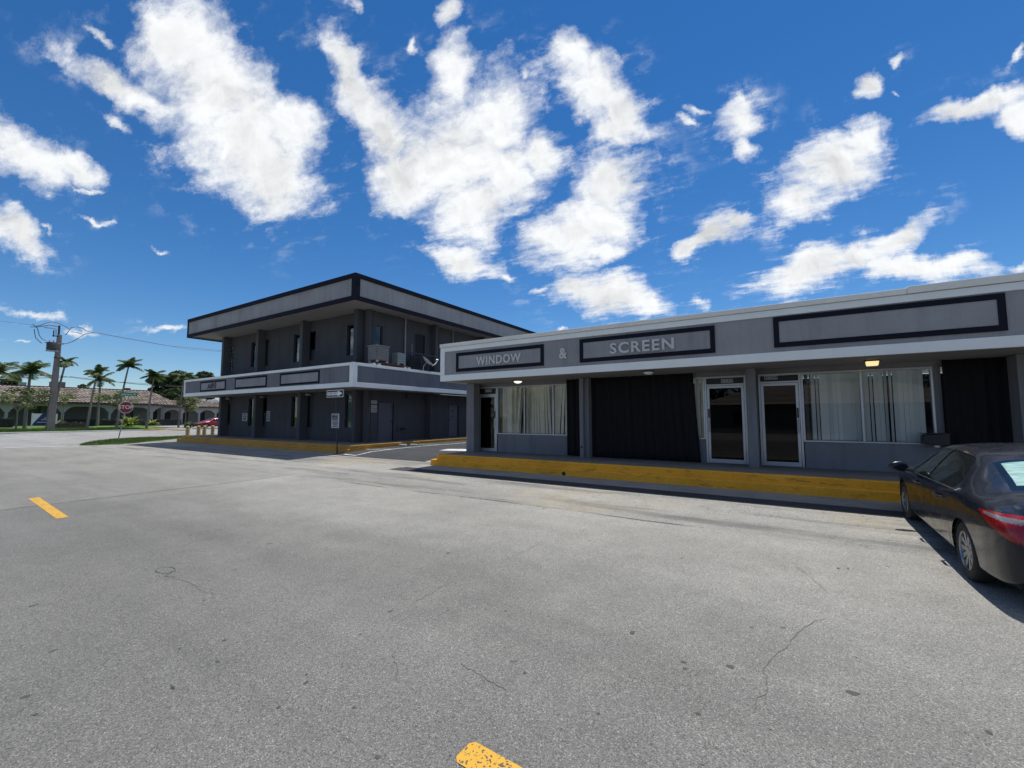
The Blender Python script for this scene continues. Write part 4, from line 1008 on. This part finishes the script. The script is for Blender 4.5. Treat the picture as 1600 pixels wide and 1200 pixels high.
for i in range(46):
    x = -95 + i*4.2 + rt_.uniform(-1, 1); leaves(b, (x, -44+rt_.uniform(-4, 4), 3.6+rt_.uniform(-.5, 1.2)), (3.2, 2.6, 3.8), 330, .42, rt_)
struct(b.build('treeline', M['tree_leaf']), 'stuff')
def spiky(x, y, h, n, label, mat, seed, wide=1.):
    rp = random.Random(seed); z = lawnz(x); b = MB()
    for i in range(n):
        az = rp.uniform(0, 2*pi); e = rp.uniform(.35, 1.35); L = h*rp.uniform(.6, 1.15); p = Vector((x+rp.uniform(-.3, .3)*wide, y+rp.uniform(-.4, .4)*wide, z+rp.uniform(0, h*.3)))
        P = []
        for k in range(5):
            P.append(p.copy()); p = p + Vector((cos(az)*cos(e)*wide, sin(az)*cos(e)*wide, sin(e)))*(L/4); e -= .28
        tg = Vector((-sin(az), cos(az), 0)); ws = [.03, .08, .09, .06, .0]
        for k in range(4): b.face([P[k]-tg*ws[k], P[k]+tg*ws[k], P[k+1]+tg*(ws[k+1]+.001), P[k+1]-tg*(ws[k+1]+.001)])
    return tag(b.build('shrub', mat), label, 'shrub', 'shrubs on the arcade lawn')
spiky(-76.5, 21.6, 1.65, 95, 'spiky lime yellow shrub right of the stop sign post', M['lime_leaf'], 1, 1.1)
spiky(-77.5, 24.5, .95, 70, 'low rounded lime shrub beside the dense headed palm', M['lime_leaf'], 2, 1.2)
spiky(-66.5, 25.0, .9, 60, 'small green shrub at the front of the red car', M['palm_leaf'], 3)
spiky(-78.5, 14.8, 1.1, 60, 'pale rounded shrub behind the bronze hedge', M['airy_leaf'], 4, 1.2)

# ------------------------------------------------------------------ cars
def car_mats(name, col, metallic):
    t = NT(name + '_paint'); o = t.obj(); f = t.noise(o, 420, 2)
    c = t.ramp(f, [(.35, tuple(x*.7 for x in col)), (.7, tuple(x*1.5 for x in col))])
    dirt = t.ramp(t.noise(o, 3.5, 6, .7), [(.45, .22), (.75, .42)])
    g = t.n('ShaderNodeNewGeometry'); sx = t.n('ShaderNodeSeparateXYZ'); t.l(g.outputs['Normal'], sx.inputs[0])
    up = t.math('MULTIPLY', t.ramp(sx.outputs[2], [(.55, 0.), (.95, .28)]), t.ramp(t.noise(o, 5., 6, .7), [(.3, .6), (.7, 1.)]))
    c = t.mix(up, c, (.075, .085, .10))  # thin dust on upward faces, with the roof's sky haze put into the colour
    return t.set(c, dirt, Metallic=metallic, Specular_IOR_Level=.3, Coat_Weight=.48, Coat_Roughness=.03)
M['car_gap'] = plain('panel_gap', (.004, .004, .005), .7)
M['tyre'] = plain('tyre_rubber', (.018, .018, .019), .85, .2, 20.)
M['rim'] = plain('silver_wheel', (.27, .275, .29), .3, .08, 6., Metallic=.75)
M['chrome'] = plain('chrome_strip', (.75, .76, .78), .12, .03, 6., Metallic=1.)
M['lamp_red'] = plain('red_lens', (.28, .004, .008), .22, .08, 8., Coat_Weight=.35)
M['lamp_clear'] = plain('clear_lens', (.20, .19, .19), .12, .15, 30., Coat_Weight=1.)
M['car_glass'] = plain('dark_car_glass', (.010, .013, .014), .03, .2, 2., Specular_IOR_Level=.75)
def banded_glass():
    t = NT('banded_green_rear_glass'); o = t.obj()
    k = t.noise(t.scale(o, (.9, 7., 14.)), 3.2, 6, .68)
    c = t.ramp(k, [(.3, (.22, .36, .30)), (.52, (.36, .55, .47)), (.68, (.55, .72, .64)), (.78, (.80, .86, .82))])  # pale green streaked with wavy bands
    t.bump(k, .12, .01); return t.set(c, .16, Specular_IOR_Level=.6, Coat_Weight=.6)
M['rear_glass'] = banded_glass()

def car_curves():
    ys = [0, .05, .12, .25, .5, 1., 2.3, 3.55, 4.0, 4.3, 4.5, 4.6, 4.64]
    W = [.66, .77, .82, .855, .878, .888, .888, .883, .862, .79, .66, .52, .40]
    zt_y = [0, .03, .08, .14, .40, .62, .95, 1.35, 1.75, 2.25, 2.70, 3.02, 3.38, 3.75, 4.2, 4.5, 4.60, 4.64]
    zt = [.70, .86, .97, 1.035, 1.075, 1.10, 1.245, 1.395, 1.445, 1.460, 1.430, 1.31, 1.10, .985, .885, .775, .70, .60]
    zb_y = [0, .10, .3, .8, 1.6, 3., 4.0, 4.4, 4.64]; zb = [.36, .27, .225, .20, .185, .185, .19, .20, .30]
    belt_y = [0, .1, .35, .6, 1.2, 2.2, 3.2, 3.6, 4.0, 4.4, 4.64]; belt = [.62, .88, .955, .97, .965, .925, .885, .865, .82, .71, .55]
    wr_y = [0, .3, .62, .95, 1.4, 2.2, 2.75, 3.15, 3.45, 4.0, 4.64]; wr = [.58, .62, .60, .565, .545, .56, .565, .62, .66, .62, .36]
    def sec(y):
        w = smooth_interp(y, ys, W); t = smooth_interp(y, zt_y, zt); bz = smooth_interp(y, zb_y, zb); be = smooth_interp(y, belt_y, belt)
        r = smooth_interp(y, wr_y, wr); r = min(r, w*.9); be = min(be, t-.02)
        cab = max(0., min(1., (t - be - .05)/.30)); cab = cab*cab*(3-2*cab)
        zr = lerp(t-.012, t-.085, cab); wb = w*lerp(.93, .955, cab)
        sh = lerp(bz, be, .86)
        pts = [(w*.84, bz), (w*.955, bz+.035), (w*.985, bz+.15), (w*1.0, lerp(bz, be, .52)), (w*.992, sh), (wb, be)]
        m = .5; gx, gz_ = lerp(wb, r, m), lerp(be, zr, m); bul = .028*cab
        pts += [(gx+bul, gz_), (r+.004, zr), (r*.62, lerp(zr, t, .72)), (0., t)]
        return pts
    return sec
def catmull(pts, t):
    n = len(pts)-1; s = min(t*n, n-1e-6); i = int(s); u = s-i
    p0 = pts[max(i-1, 0)]; p1 = pts[i]; p2 = pts[i+1]; p3 = pts[min(i+2, n)]
    if i == n-1: p3 = (-p1[0], p1[1])
    out = []
    for k in (0, 1):
        a, b_, c, d = p0[k], p1[k], p2[k], p3[k]
        out.append(.5*((2*b_) + (c-a)*u + (2*a-5*b_+4*c-d)*u*u + (3*b_-a-3*c+d)*u**3))
    return out
VS = .905
WHY = (.97, 3.67); WHR = .318
def build_car(name, loc, rot, label, paint, step, nt, group=None, rear_glass=None):
    car = thing(name, loc, label, 'car', group, rot); car.scale = (1, 1, VS)
    sec = car_curves(); Lc = 4.64; ny = int(Lc/step); NP = 9
    V = []; row = nt+1
    for j in range(ny+1):
        y = Lc*j/ny; pts = sec(y)
        for i in range(nt+1):
            x, z = catmull(pts, i/nt); V.append((x, y, z))
    # half -> mirrored
    def classify(x, y, z, t):
        s = t*NP     # 5 = belt, 7 = roof rail
        for wy in WHY:
            if x > .60 and (y-wy)**2 + (z-.315)**2 < .365**2 and s < 5: return None
        if s < 5 or True:
            # lamps
            if y < .52 and s < 6.2:
                zu = lerp(.955, .915, y/.52); zl = lerp(.69, .905, min(1, max(0, (y-.02)/.50)))
                if zl < z < zu and x > .45:
                    zc0 = lerp(.862, .895, y/.52); zc1 = lerp(.915, .912, y/.52)
                    return 'tail_clear' if (zc0 < z < zc1 and .03 < y < .42) else 'tail'
            if y > 3.95 and x > .42 and s < 7:
                zu = lerp(.84, .72, (y-3.95)/.65); zl = lerp(.80, .60, min(1, (y-3.95)/.5))
                if zl < z < zu: return 'head'
            if y > 4.45 and x < .55 and .30 < z < .50: return 'grille'
        if s >= 7.05 and .66 < y < 1.30:
            return 'rear' if (.78 < y < 1.24 and s > 7.32) else 'frit'
        if s >= 7.0 and 2.78 < y < 3.36: return 'front'
        if 5.06 < s < 6.86:
            q = (s-5.06)/1.8
            lo_r = 1.24 + .30*q**1.6; hi_f = 3.22 - .50*q**1.3
            if 1.16+.40*q < y < hi_f + .03:
                bp = 2.42 - .10*q
                if y < lo_r - .02 or y > hi_f: return 'pillar'
                if abs(y-bp) < .05: return 'pillar'
                return 'rglass' if y < bp else 'fglass'
            return 'body'
        if .8 < s < 5.06:
            fs = 3.40 - .03*(z-.5); bs = 2.40 + .02*(z-.5); rs = 1.42 - .10*max(0, (.75-z))*0 - .12*max(0, z-.62)
            arch = (y-WHY[0])**2 + (z-.315)**2
            if bs+.006 < y < fs-.006 and s > 1.3: return 'fdoor'
            if rs+.006 < y < bs-.006 and arch > .425**2 and s > 1.3: return 'rdoor'
            if (abs(y-fs) <= .006 or abs(y-bs) <= .006 or (abs(y-rs) <= .006)) and s > 1.3: return 'gap'
            if rs < y < 1.45 and abs(arch-.425**2) < .01 and y > WHY[0]: return 'gap'
        if y < .15 and .60 < z < .615 and x < .70: return 'gap'
        if s > 6.9 and (abs(y-.60) < .006): return 'gap'
        return 'body'
    parts = {}
    for side in (1, -1):
        for j in range(ny):
            for i in range(nt):
                ids = (j*row+i, j*row+i+1, (j+1)*row+i+1, (j+1)*row+i)
                c = [sum(V[k][q] for k in ids)/4 for q in range(3)]
                lab = classify(c[0], c[1], c[2], (i+.5)/nt)
                if lab is None: continue
                key = lab
                if lab in ('fdoor', 'rdoor', 'fglass', 'rglass', 'tail', 'tail_clear', 'head'): key = lab + ('L' if side == 1 else 'R')
                parts.setdefault(key, []).append(((ids if side == 1 else ids[::-1]), side))
    # analytic-ish vertex normals on the half shell
    NV = [Vector((0,0,0)) for _ in V]
    for j in range(ny):
        for i in range(nt):
            a, b2, c, d = (Vector(V[k]) for k in (j*row+i, j*row+i+1, (j+1)*row+i+1, (j+1)*row+i))
            nn = (c-a).cross(b2-d)
            if nn.length > 0:
                nn = -nn if True else nn
            for k in (j*row+i, j*row+i+1, (j+1)*row+i+1, (j+1)*row+i): NV[k] += nn
    for k, v in enumerate(V):
        nn = NV[k]
        if v[0] < 1e-4: nn.x = 0
        NV[k] = nn.normalized() if nn.length else Vector((0,0,1))
    mid = ny//2*row + nt//3
    if NV[mid].x < 0: NV = [-q for q in NV]
    def emit_part(keys, pname, mats, parent, inset=0.):
        if isinstance(keys, str): keys = [(keys, 0)]
        idx = {}; vs = []; fs = []; ms = []; ns = []
        for key, mi in keys:
            for ids, side in parts.get(key, []):
                f = []
                for k in ids:
                    kk = (k, side)
                    if kk not in idx:
                        v = Vector(V[k]) - NV[k]*inset; idx[kk] = len(vs); vs.append((-side*v.x, v.y, v.z)); ns.append((-side*NV[k].x, NV[k].y, NV[k].z))
                    f.append(idx[kk])
                fs.append(tuple(f)); ms.append(mi)
        if not fs: return None
        me = bpy.data.meshes.new(pname); me.from_pydata(vs, [], fs)
        for m in mats: me.materials.append(m)
        me.polygons.foreach_set('material_index', ms); me.polygons.foreach_set('use_smooth', [True]*len(fs))
        me.normals_split_custom_set_from_vertices(ns); me.update()
        o = bpy.data.objects.new(pname, me); COL.objects.link(o); o.parent = parent; return o
    body = emit_part([('body', 0), ('gap', 1), ('pillar', 2), ('grille', 1)], 'body', [paint, M['car_gap'], M['car_glass']], car)
    # close the two ends
    b = MB()
    for y, sgn in ((0., 1), (Lc, -1)):
        pts = sec(y); prof = [catmull(pts, i/nt) for i in range(nt+1)]
        loop = [(-x, y, z) for x, z in prof] + [(x, y, z) for x, z in reversed(prof[:-1])]
        b.face(loop if sgn == 1 else loop[::-1])
    b.build('bumper_face', paint, car, local=True)
    # floor pan, wheel-arch liners
    b = MB(); b.box(-.70, .70, .25, 4.4, .20, .30)
    for sx_ in (-1, 1):
        for wy in WHY:
            pr = []
            for k in range(13):
                a = pi*k/12; pr.append((wy+.37*cos(a), .315+.37*sin(a)))
            for (y0_, z0_), (y1_, z1_) in zip(pr, pr[1:]):
                b.face([(sx_*.86, y0_, z0_), (sx_*.86, y1_, z1_), (sx_*.50, y1_, z1_), (sx_*.50, y0_, z0_)])
            b.face([(sx_*.52, y_, z_) for y_, z_ in pr])
    b.build('underbody', M['car_gap'], car, local=True)
    for sd, sg in (('L', -1), ('R', 1)):
        fd = emit_part([('fdoor'+sd, 0)], 'door', [paint], car); rd = emit_part([('rdoor'+sd, 0)], 'door', [paint], car)
        if fd: emit_part([('fglass'+sd, 0)], 'window', [M['car_glass']], fd, .006)
        if rd: emit_part([('rglass'+sd, 0)], 'window', [M['car_glass']], rd, .006)
        tl = emit_part([('tail'+sd, 0), ('tail_clear'+sd, 1)], 'tail_light', [M['lamp_red'], M['lamp_clear']], car, -.004)
        emit_part([('head'+sd, 0)], 'headlight', [M['lamp_clear']], car, -.003)
        for dd, hy in ((fd, 2.58), (rd, 1.62)):
            if not dd: continue
            hx = None; pts = sec(hy)
            q = [catmull(pts, k/60) for k in range(61)]; q = min(q, key=lambda p: abs(p[1]-.80) + (0 if p[0] > .5 else 9)); hx = q[0]
            b = MB(); b.tube([(sg*(hx-.005), hy-.02, .80), (sg*(hx+.032), hy+.01, .803), (sg*(hx+.034), hy+.17, .808), (sg*(hx-.005), hy+.20, .81)], [.013, .016, .016, .013], 8)
            b.build('handle', paint, dd, True, local=True)
            b = MB(); b.tube([(sg*(hx+.044), hy+.02, .803), (sg*(hx+.046), hy+.17, .811)], .006, 5); b.build('handle_trim', M['chrome'], dd, True, local=True)
        # chrome belt strip
        P = []
        for k in range(41):
            y = lerp(1.24, 3.22, k/40); pts = sec(y); x, z = catmull(pts, 5.02/NP); P.append((sg*(x+.004), y, z))
        b = MB(); b.tube(P, .008, 5); pts = sec(1.19); x, z = catmull(pts, 5.25/NP); b.tube([P[0], (sg*(x+.004), 1.175, z)], .007, 5); b.build('window_trim', M['chrome'], car, True, local=True)
        # mirror
        b = MB(); mx, my, mz = sg*1.0, 3.16, .965; rings = []; N = 14; K = 9
        for k in range(K):
            u = -1+2*k/(K-1); rr = sqrt(max(0, 1-abs(u)**2.6)); 
            for i in range(N):
                a = 2*pi*i/N; b.v.append((mx+u*.125, my+.055*cos(a)*rr*(1.0 if cos(a) > 0 else .75)+.02*(1-u*sg), mz+(.082-.016*u*sg)*sin(a)*rr))
        for k in range(K-1):
            for i in range(N):
                a = k*N+i; c = k*N+(i+1) % N; b.f.append((a, c, c+N, a+N)); b.m.append(0)
        b.f += [tuple(range(N))[::-1], tuple(range((K-1)*N, K*N))]; b.m += [0, 0]
        mr = b.build('mirror', paint, car, True, local=True, angle=60)
        b = MB(); b.tube([(sg*.93, 3.17, .925), (sg*.83, 3.20, .90)], .028, 6); b.build('mirror_arm', M['black'], mr, True, local=True)
        for wy in WHY:
            w = bpy.data.objects.new('wheel', None); COL.objects.link(w); w.parent = car; w.location = (sg*.80, wy, WHR*.93/VS); w.scale = (.97, .93, .93/VS)
            b = MB(); ax = (sg, 0, 0)
            b.lathe([(.215, -.10), (.29, -.105), (.312, -.085), (WHR, -.06), (WHR, .03), (.312, .055), (.295, .070), (.262, .074), (.215, .066)], (0,0,0), ax, 40); b.build('tyre', M['tyre'], w, True, local=True, angle=60)
            b = MB(); b.lathe([(.216, -.09), (.216, .062), (.206, .070), (.196, .060), (.190, .030), (.19, -.05)], (0,0,0), ax, 40)
            b.lathe([(.001, .052), (.03, .052), (.058, .045), (.066, .025), (.066, -.02)], (0,0,0), ax, 24)
            for k in range(10):
                a = 2*pi*k/10; da = .13 if k % 2 else .13; c1, s1 = cos(a), sin(a)
                for e in (-1, 1):
                    pass
                r0, r1 = .055, .200; w0, w1 = .020, .027; px_, pz_ = -s1, c1
                q = [(r0*c1-px_*w0, r0*s1-pz_*w0), (r1*c1-px_*w1, r1*s1-pz_*w1), (r1*c1+px_*w1, r1*s1+pz_*w1), (r0*c1+px_*w0, r0*s1+pz_*w0)]
                lo = [(sg*.005, p[0], p[1]) for p in q]; hi = [(sg*(.046 if n_ in (0, 3) else .056), p[0], p[1]) for n_, p in enumerate(q)]
                b.add(lo+hi, [(4,5,6,7), (0,1,5,4), (2,3,7,6), (1,2,6,5), (3,0,4,7)])
            b.build('rim', M['rim'], w, local=True)
            b = MB(); b.lathe([(.001, -.02), (.20, -.02)], (0,0,0), ax, 24); b.build('brake_disc', M['car_gap'], w, local=True)
    emit_part([('frit', 0)], 'window_border', [M['car_glass']], car)
    emit_part([('rear', 0)], 'rear_window', [rear_glass or M['car_glass']], car, .003)
    emit_part([('front', 0)], 'windscreen', [M['car_glass']], car)
    return car
slope = math.atan(.136/4.1)
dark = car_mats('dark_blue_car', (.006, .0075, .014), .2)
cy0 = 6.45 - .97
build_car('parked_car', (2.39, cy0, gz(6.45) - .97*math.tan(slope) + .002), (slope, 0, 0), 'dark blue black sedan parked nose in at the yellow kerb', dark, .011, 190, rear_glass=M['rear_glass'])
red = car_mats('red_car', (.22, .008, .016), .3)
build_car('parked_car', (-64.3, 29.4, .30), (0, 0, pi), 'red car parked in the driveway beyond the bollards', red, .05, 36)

# ------------------------------------------------------------------ light and sky
ELEV = math.atan2(1, .33)
sun = bpy.data.lights.new('sun', 'SUN'); sun.energy = SUN_E = 4.6; sun.angle = radians(.53); sun.color = (1., .965, .90)
so = bpy.data.objects.new('sun', sun); COL.objects.link(so)
sd = Vector((.02, .33, 1)).normalized()          # towards the sun
so.rotation_euler = sd.to_track_quat('Z', 'Y').to_euler()

world = bpy.data.worlds.new('World'); scene.world = world; world.use_nodes = True
nt = world.node_tree; nd = nt.nodes; bg = nd['Background']; lk = nt.links.new
sky = nd.new('ShaderNodeTexSky'); sky.sky_type = 'NISHITA'; sky.sun_disc = False
sky.sun_elevation = ELEV; sky.sun_rotation = math.atan2(.02, .33); sky.air_density = 1.0; sky.dust_density = .0; sky.ozone_density = 4.0; sky.altitude = 0
STR = .12
skyc = nd.new('ShaderNodeHueSaturation'); skyc.inputs['Saturation'].default_value = 1.22; skyc.inputs['Value'].default_value = .84; skyc.inputs['Hue'].default_value = .500; skm = nd.new('ShaderNodeMix'); skm.data_type = 'RGBA'; skm.blend_type = 'MULTIPLY'; skm.inputs[0].default_value = 1.; skm.inputs[7].default_value = (.90, .96, 1.06, 1); lk(sky.outputs[0], skm.inputs[6]); lk(skm.outputs[2], skyc.inputs['Color'])
bg.inputs[1].default_value = STR
def wm(op, a, b=None, c=None):
    m = nd.new('ShaderNodeMath'); m.operation = op
    for i, x in enumerate((a, b, c)):
        if x is None: continue
        if isinstance(x, (int, float)): m.inputs[i].default_value = x
        else: lk(x, m.inputs[i])
    return m.outputs[0]
def wv(op, a, b=None):
    m = nd.new('ShaderNodeVectorMath'); m.operation = op
    for i, x in enumerate((a, b)):
        if x is None: continue
        if isinstance(x, tuple): m.inputs[i].default_value = x
        else: lk(x, m.inputs[i])
    return m
dirv = nd.new('ShaderNodeTexCoord').outputs['Generated']
# clouds float in a patch of sky whose centre lies north-west of the camera; (a, b) are tangent coordinates about that bearing
EA, EB, EC = (.84292, .53804, -.0014), (.04208, -.06334, .9971), (-.53639, .84054, .07603)
da, db, dc = (wv('DOT_PRODUCT', dirv, e).outputs['Value'] for e in (EA, EB, EC))
dcc = wm('MAXIMUM', dc, .05)
comb = nd.new('ShaderNodeCombineXYZ'); lk(wm('DIVIDE', da, dcc), comb.inputs[0]); lk(wm('DIVIDE', db, dcc), comb.inputs[1])
sepd = nd.new('ShaderNodeSeparateXYZ'); lk(dirv, sepd.inputs[0]); dz = wm('ADD', wm('MAXIMUM', sepd.outputs[2], 0.), .10)
plane = nd.new('ShaderNodeCombineXYZ'); lk(wm('DIVIDE', sepd.outputs[0], dz), plane.inputs[0]); lk(wm('DIVIDE', sepd.outputs[1], dz), plane.inputs[1])
def wnoise(vec, scale, detail, rough, w=0.):
    n_ = nd.new('ShaderNodeTexNoise'); n_.noise_dimensions = '3D'; n_.inputs['Scale'].default_value = scale; n_.inputs['Detail'].default_value = detail; n_.inputs['Roughness'].default_value = rough
    lk(vec, n_.inputs['Vector']); return n_
warp = wnoise(comb.outputs[0], 5., 6, .6)
wofs = wv('SCALE', wv('SUBTRACT', warp.outputs['Color'], (.5, .5, .5)).outputs[0]); wofs.inputs['Scale'].default_value = .16
P0 = wv('ADD', comb.outputs[0], wofs.outputs[0]); P = wv('MULTIPLY', P0.outputs[0], (1, 1, 0)).outputs[0]
CLOUDS = [(-0.687,0.672,0.194,0.12,-42),(-0.56,0.516,0.127,0.097,-38),(-0.889,0.702,0.164,0.036,-25),(-0.762,0.807,0.112,0.09,-10),(-0.956,0.825,0.063,0.013,-28),(-0.516,0.613,0.067,0.075,0),(-0.911,0.62,0.06,0.021,-30),(-0.628,0.575,0.179,0.134,-40),(-0.359,0.702,0.042,0.142,28),(-0.12,0.538,0.157,0.149,-20),(-0.137,0.74,0.051,0.078,0),(-0.037,0.62,0.09,0.12,-20),(-0.239,0.486,0.108,0.075,20),(-0.097,0.403,0.097,0.087,0),(0.067,0.538,0.052,0.067,-20),(-0.291,0.605,0.057,0.105,25),(-0.015,0.493,0.09,0.09,0),(-0.117,0.279,0.099,0.036,-12),(-0.015,0.244,0.033,0.018,-10),(-0.176,0.302,0.042,0.021,-10),(0.197,0.702,0.078,0.09,35),(0.134,0.77,0.054,0.054,0),(0.261,0.65,0.078,0.051,-30),(0.224,0.613,0.052,0.03,0),(0.239,0.471,0.097,0.082,20),(0.142,0.359,0.12,0.075,28),(0.209,0.381,0.09,0.082,0),(0.09,0.351,0.054,0.039,0),(0.206,0.302,0.057,0.024,0),(0.224,0.206,0.114,0.051,-5),(0.317,0.185,0.051,0.027,0),(0.157,0.217,0.06,0.045,0),(0.069,0.209,0.048,0.015,30),(0.526,0.62,0.054,0.063,-15),(0.542,0.541,0.033,0.027,-20),(0.411,0.643,0.045,0.021,-10),(0.406,0.613,0.033,0.015,-30),(0.747,0.505,0.131,0.069,32),(0.672,0.418,0.078,0.054,25),(0.814,0.575,0.069,0.036,20),(0.65,0.381,0.036,0.021,0),(0.471,0.344,0.069,0.033,28),(0.516,0.381,0.03,0.024,0),(0.426,0.321,0.039,0.027,20),(0.695,0.261,0.131,0.048,22),(0.904,0.356,0.096,0.03,38),(0.941,0.276,0.179,0.036,-2),(0.59,0.224,0.078,0.021,12),(1.046,0.281,0.09,0.03,0),(1.18,0.281,0.054,0.021,15),(0.807,0.299,0.09,0.036,20),(0.829,0.699,0.033,0.03,20),(0.9,0.755,0.039,0.015,25),(1.091,0.65,0.134,0.03,18),(1.183,0.628,0.06,0.042,20),(1.173,0.765,0.057,0.016,40),(1.001,0.62,0.045,0.021,-10),(0.894,0.672,0.021,0.015,0),(-1.154,0.541,0.108,0.063,-24),(-1.019,0.516,0.063,0.03,-20),(-1.154,0.356,0.087,0.042,-20),(-0.971,0.399,0.063,0.01,-25),(-1.07,0.371,0.033,0.009,-10),(-1.001,0.471,0.067,0.013,-15),(-1.121,0.167,0.142,0.018,-6),(-1.001,0.13,0.066,0.013,-8),(-0.799,0.13,0.075,0.013,-4),(-0.832,0.303,0.03,0.009,-15),(0.444,0.194,0.042,0.018,-28),(0.105,0.124,0.045,0.009,8),(-1.136,0.105,0.037,0.007,-5),(-0.366,0.879,0.039,0.015,-20),(-0.161,0.874,0.033,0.03,-30),(-0.236,0.804,0.039,0.013,-65),(0.03,0.717,0.018,0.024,0)]
acc = None
for a, b_, rx, ry, ang in CLOUDS:
    mp = nd.new('ShaderNodeMapping'); mp.vector_type = 'TEXTURE'
    mp.inputs['Location'].default_value = (a, b_, 0); mp.inputs['Rotation'].default_value = (0, 0, radians(ang)); mp.inputs['Scale'].default_value = (rx*1.2, ry*1.2, 1)
    lk(P, mp.inputs['Vector']); q = wv('LENGTH', mp.outputs[0]).outputs['Value']
    if min(rx, ry) < .0225: q = wm('ADD', q, .42)
    acc = q if acc is None else wm('SMOOTH_MIN', acc, q, .13)
F = wm('SUBTRACT', 1., acc)
streak = nd.new('ShaderNodeMapping'); streak.inputs['Rotation'].default_value = (0, 0, radians(-38)); streak.inputs['Scale'].default_value = (1., 2.1, 1.); lk(plane.outputs[0], streak.inputs['Vector'])
n1 = wnoise(P, 8., 12, .66); n2 = wnoise(streak.outputs[0], 5.5, 10, .66); n3 = wnoise(P, 4.5, 4, .5)
fb = wm('ADD', wm('MULTIPLY', n1.outputs['Fac'], .55), wm('MULTIPLY', n2.outputs['Fac'], .45))
dens = wm('ADD', wm('MULTIPLY', F, 1.3), wm('MULTIPLY', wm('SUBTRACT', fb, .495), 3.5))
n1u = wnoise(wv('ADD', P, (.006, .022, 0.)).outputs[0], 8., 5, .62); n1c = wnoise(P, 8., 5, .62)
relief = wm('MULTIPLY', wm('SUBTRACT', n1c.outputs['Fac'], n1u.outputs['Fac']), .8)
def mrange(x, a, b, c=0., d=1.):
    m = nd.new('ShaderNodeMapRange'); m.interpolation_type = 'SMOOTHSTEP'
    for i, v in enumerate((x, a, b, c, d)):
        if isinstance(v, (int, float)): m.inputs[i].default_value = v
        else: lk(v, m.inputs[i])
    return m.outputs[0]
core = wm('MULTIPLY', wm('POWER', mrange(dens, -.12, .95), .85), mrange(F, -.75, .15))
veil = wm('MULTIPLY', mrange(fb, .50, .70), wm('MULTIPLY', mrange(F, -1.0, .1), .6))
alpha = wm('MULTIPLY', wm('MINIMUM', wm('ADD', core, wm('MULTIPLY', veil, wm('SUBTRACT', 1., core))), 1.), mrange(dc, .1, .25))
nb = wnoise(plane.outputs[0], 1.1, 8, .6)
fill_clouds = wm('MULTIPLY', mrange(nb.outputs['Fac'], .48, .64), wm('SUBTRACT', 1., mrange(dc, .36, .52)))  # unseen clouds added behind and overhead to brighten and neutralise the shade
alpha = wm('MAXIMUM', alpha, fill_clouds)
thick = mrange(wm('ADD', F, wm('MULTIPLY', wm('SUBTRACT', n3.outputs['Fac'], .5), 1.6)), .15, 1.0)
shade = wm('SUBTRACT', 1., wm('MULTIPLY', thick, wm('ADD', .05, wm('MULTIPLY', mrange(n3.outputs['Fac'], .44, .68), .22))))
shade = wm('MINIMUM', wm('ADD', shade, wm('MULTIPLY', relief, wm('ADD', .25, wm('MULTIPLY', thick, .75)))), 1.08)
CB = 8.3
cc = nd.new('ShaderNodeCombineXYZ'); lk(wm('MULTIPLY', shade, CB*.965), cc.inputs[0]); lk(wm('MULTIPLY', shade, CB*.985), cc.inputs[1]); lk(wm('MULTIPLY', shade, CB*1.0), cc.inputs[2])
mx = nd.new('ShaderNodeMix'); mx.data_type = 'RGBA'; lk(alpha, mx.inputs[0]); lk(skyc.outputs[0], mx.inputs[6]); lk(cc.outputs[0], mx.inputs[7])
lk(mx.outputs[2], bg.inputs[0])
world.cycles.sampling_method = 'MANUAL'; world.cycles.sample_map_resolution = 512

# ------------------------------------------------------------------ camera
cam = bpy.data.cameras.new('camera'); cam.sensor_width = 36; cam.lens = 669.2283/1600*36; cam.clip_end = 5000; cam.clip_start = .05
co = bpy.data.objects.new('camera', cam); COL.objects.link(co); scene.camera = co
r, u, f = Vector(EA), Vector(EB), Vector(EC)
co.matrix_world = Matrix(((r.x, u.x, -f.x, 0), (r.y, u.y, -f.y, 0), (r.z, u.z, -f.z, 1.7), (0, 0, 0, 1)))
vs = scene.view_settings; vs.view_transform = 'Standard'; vs.look = 'None'; vs.exposure = 0.; vs.gamma = 1.
scene.cycles.max_bounces = 6; scene.cycles.transparent_max_bounces = 12
scene.cycles.sample_clamp_indirect = 6
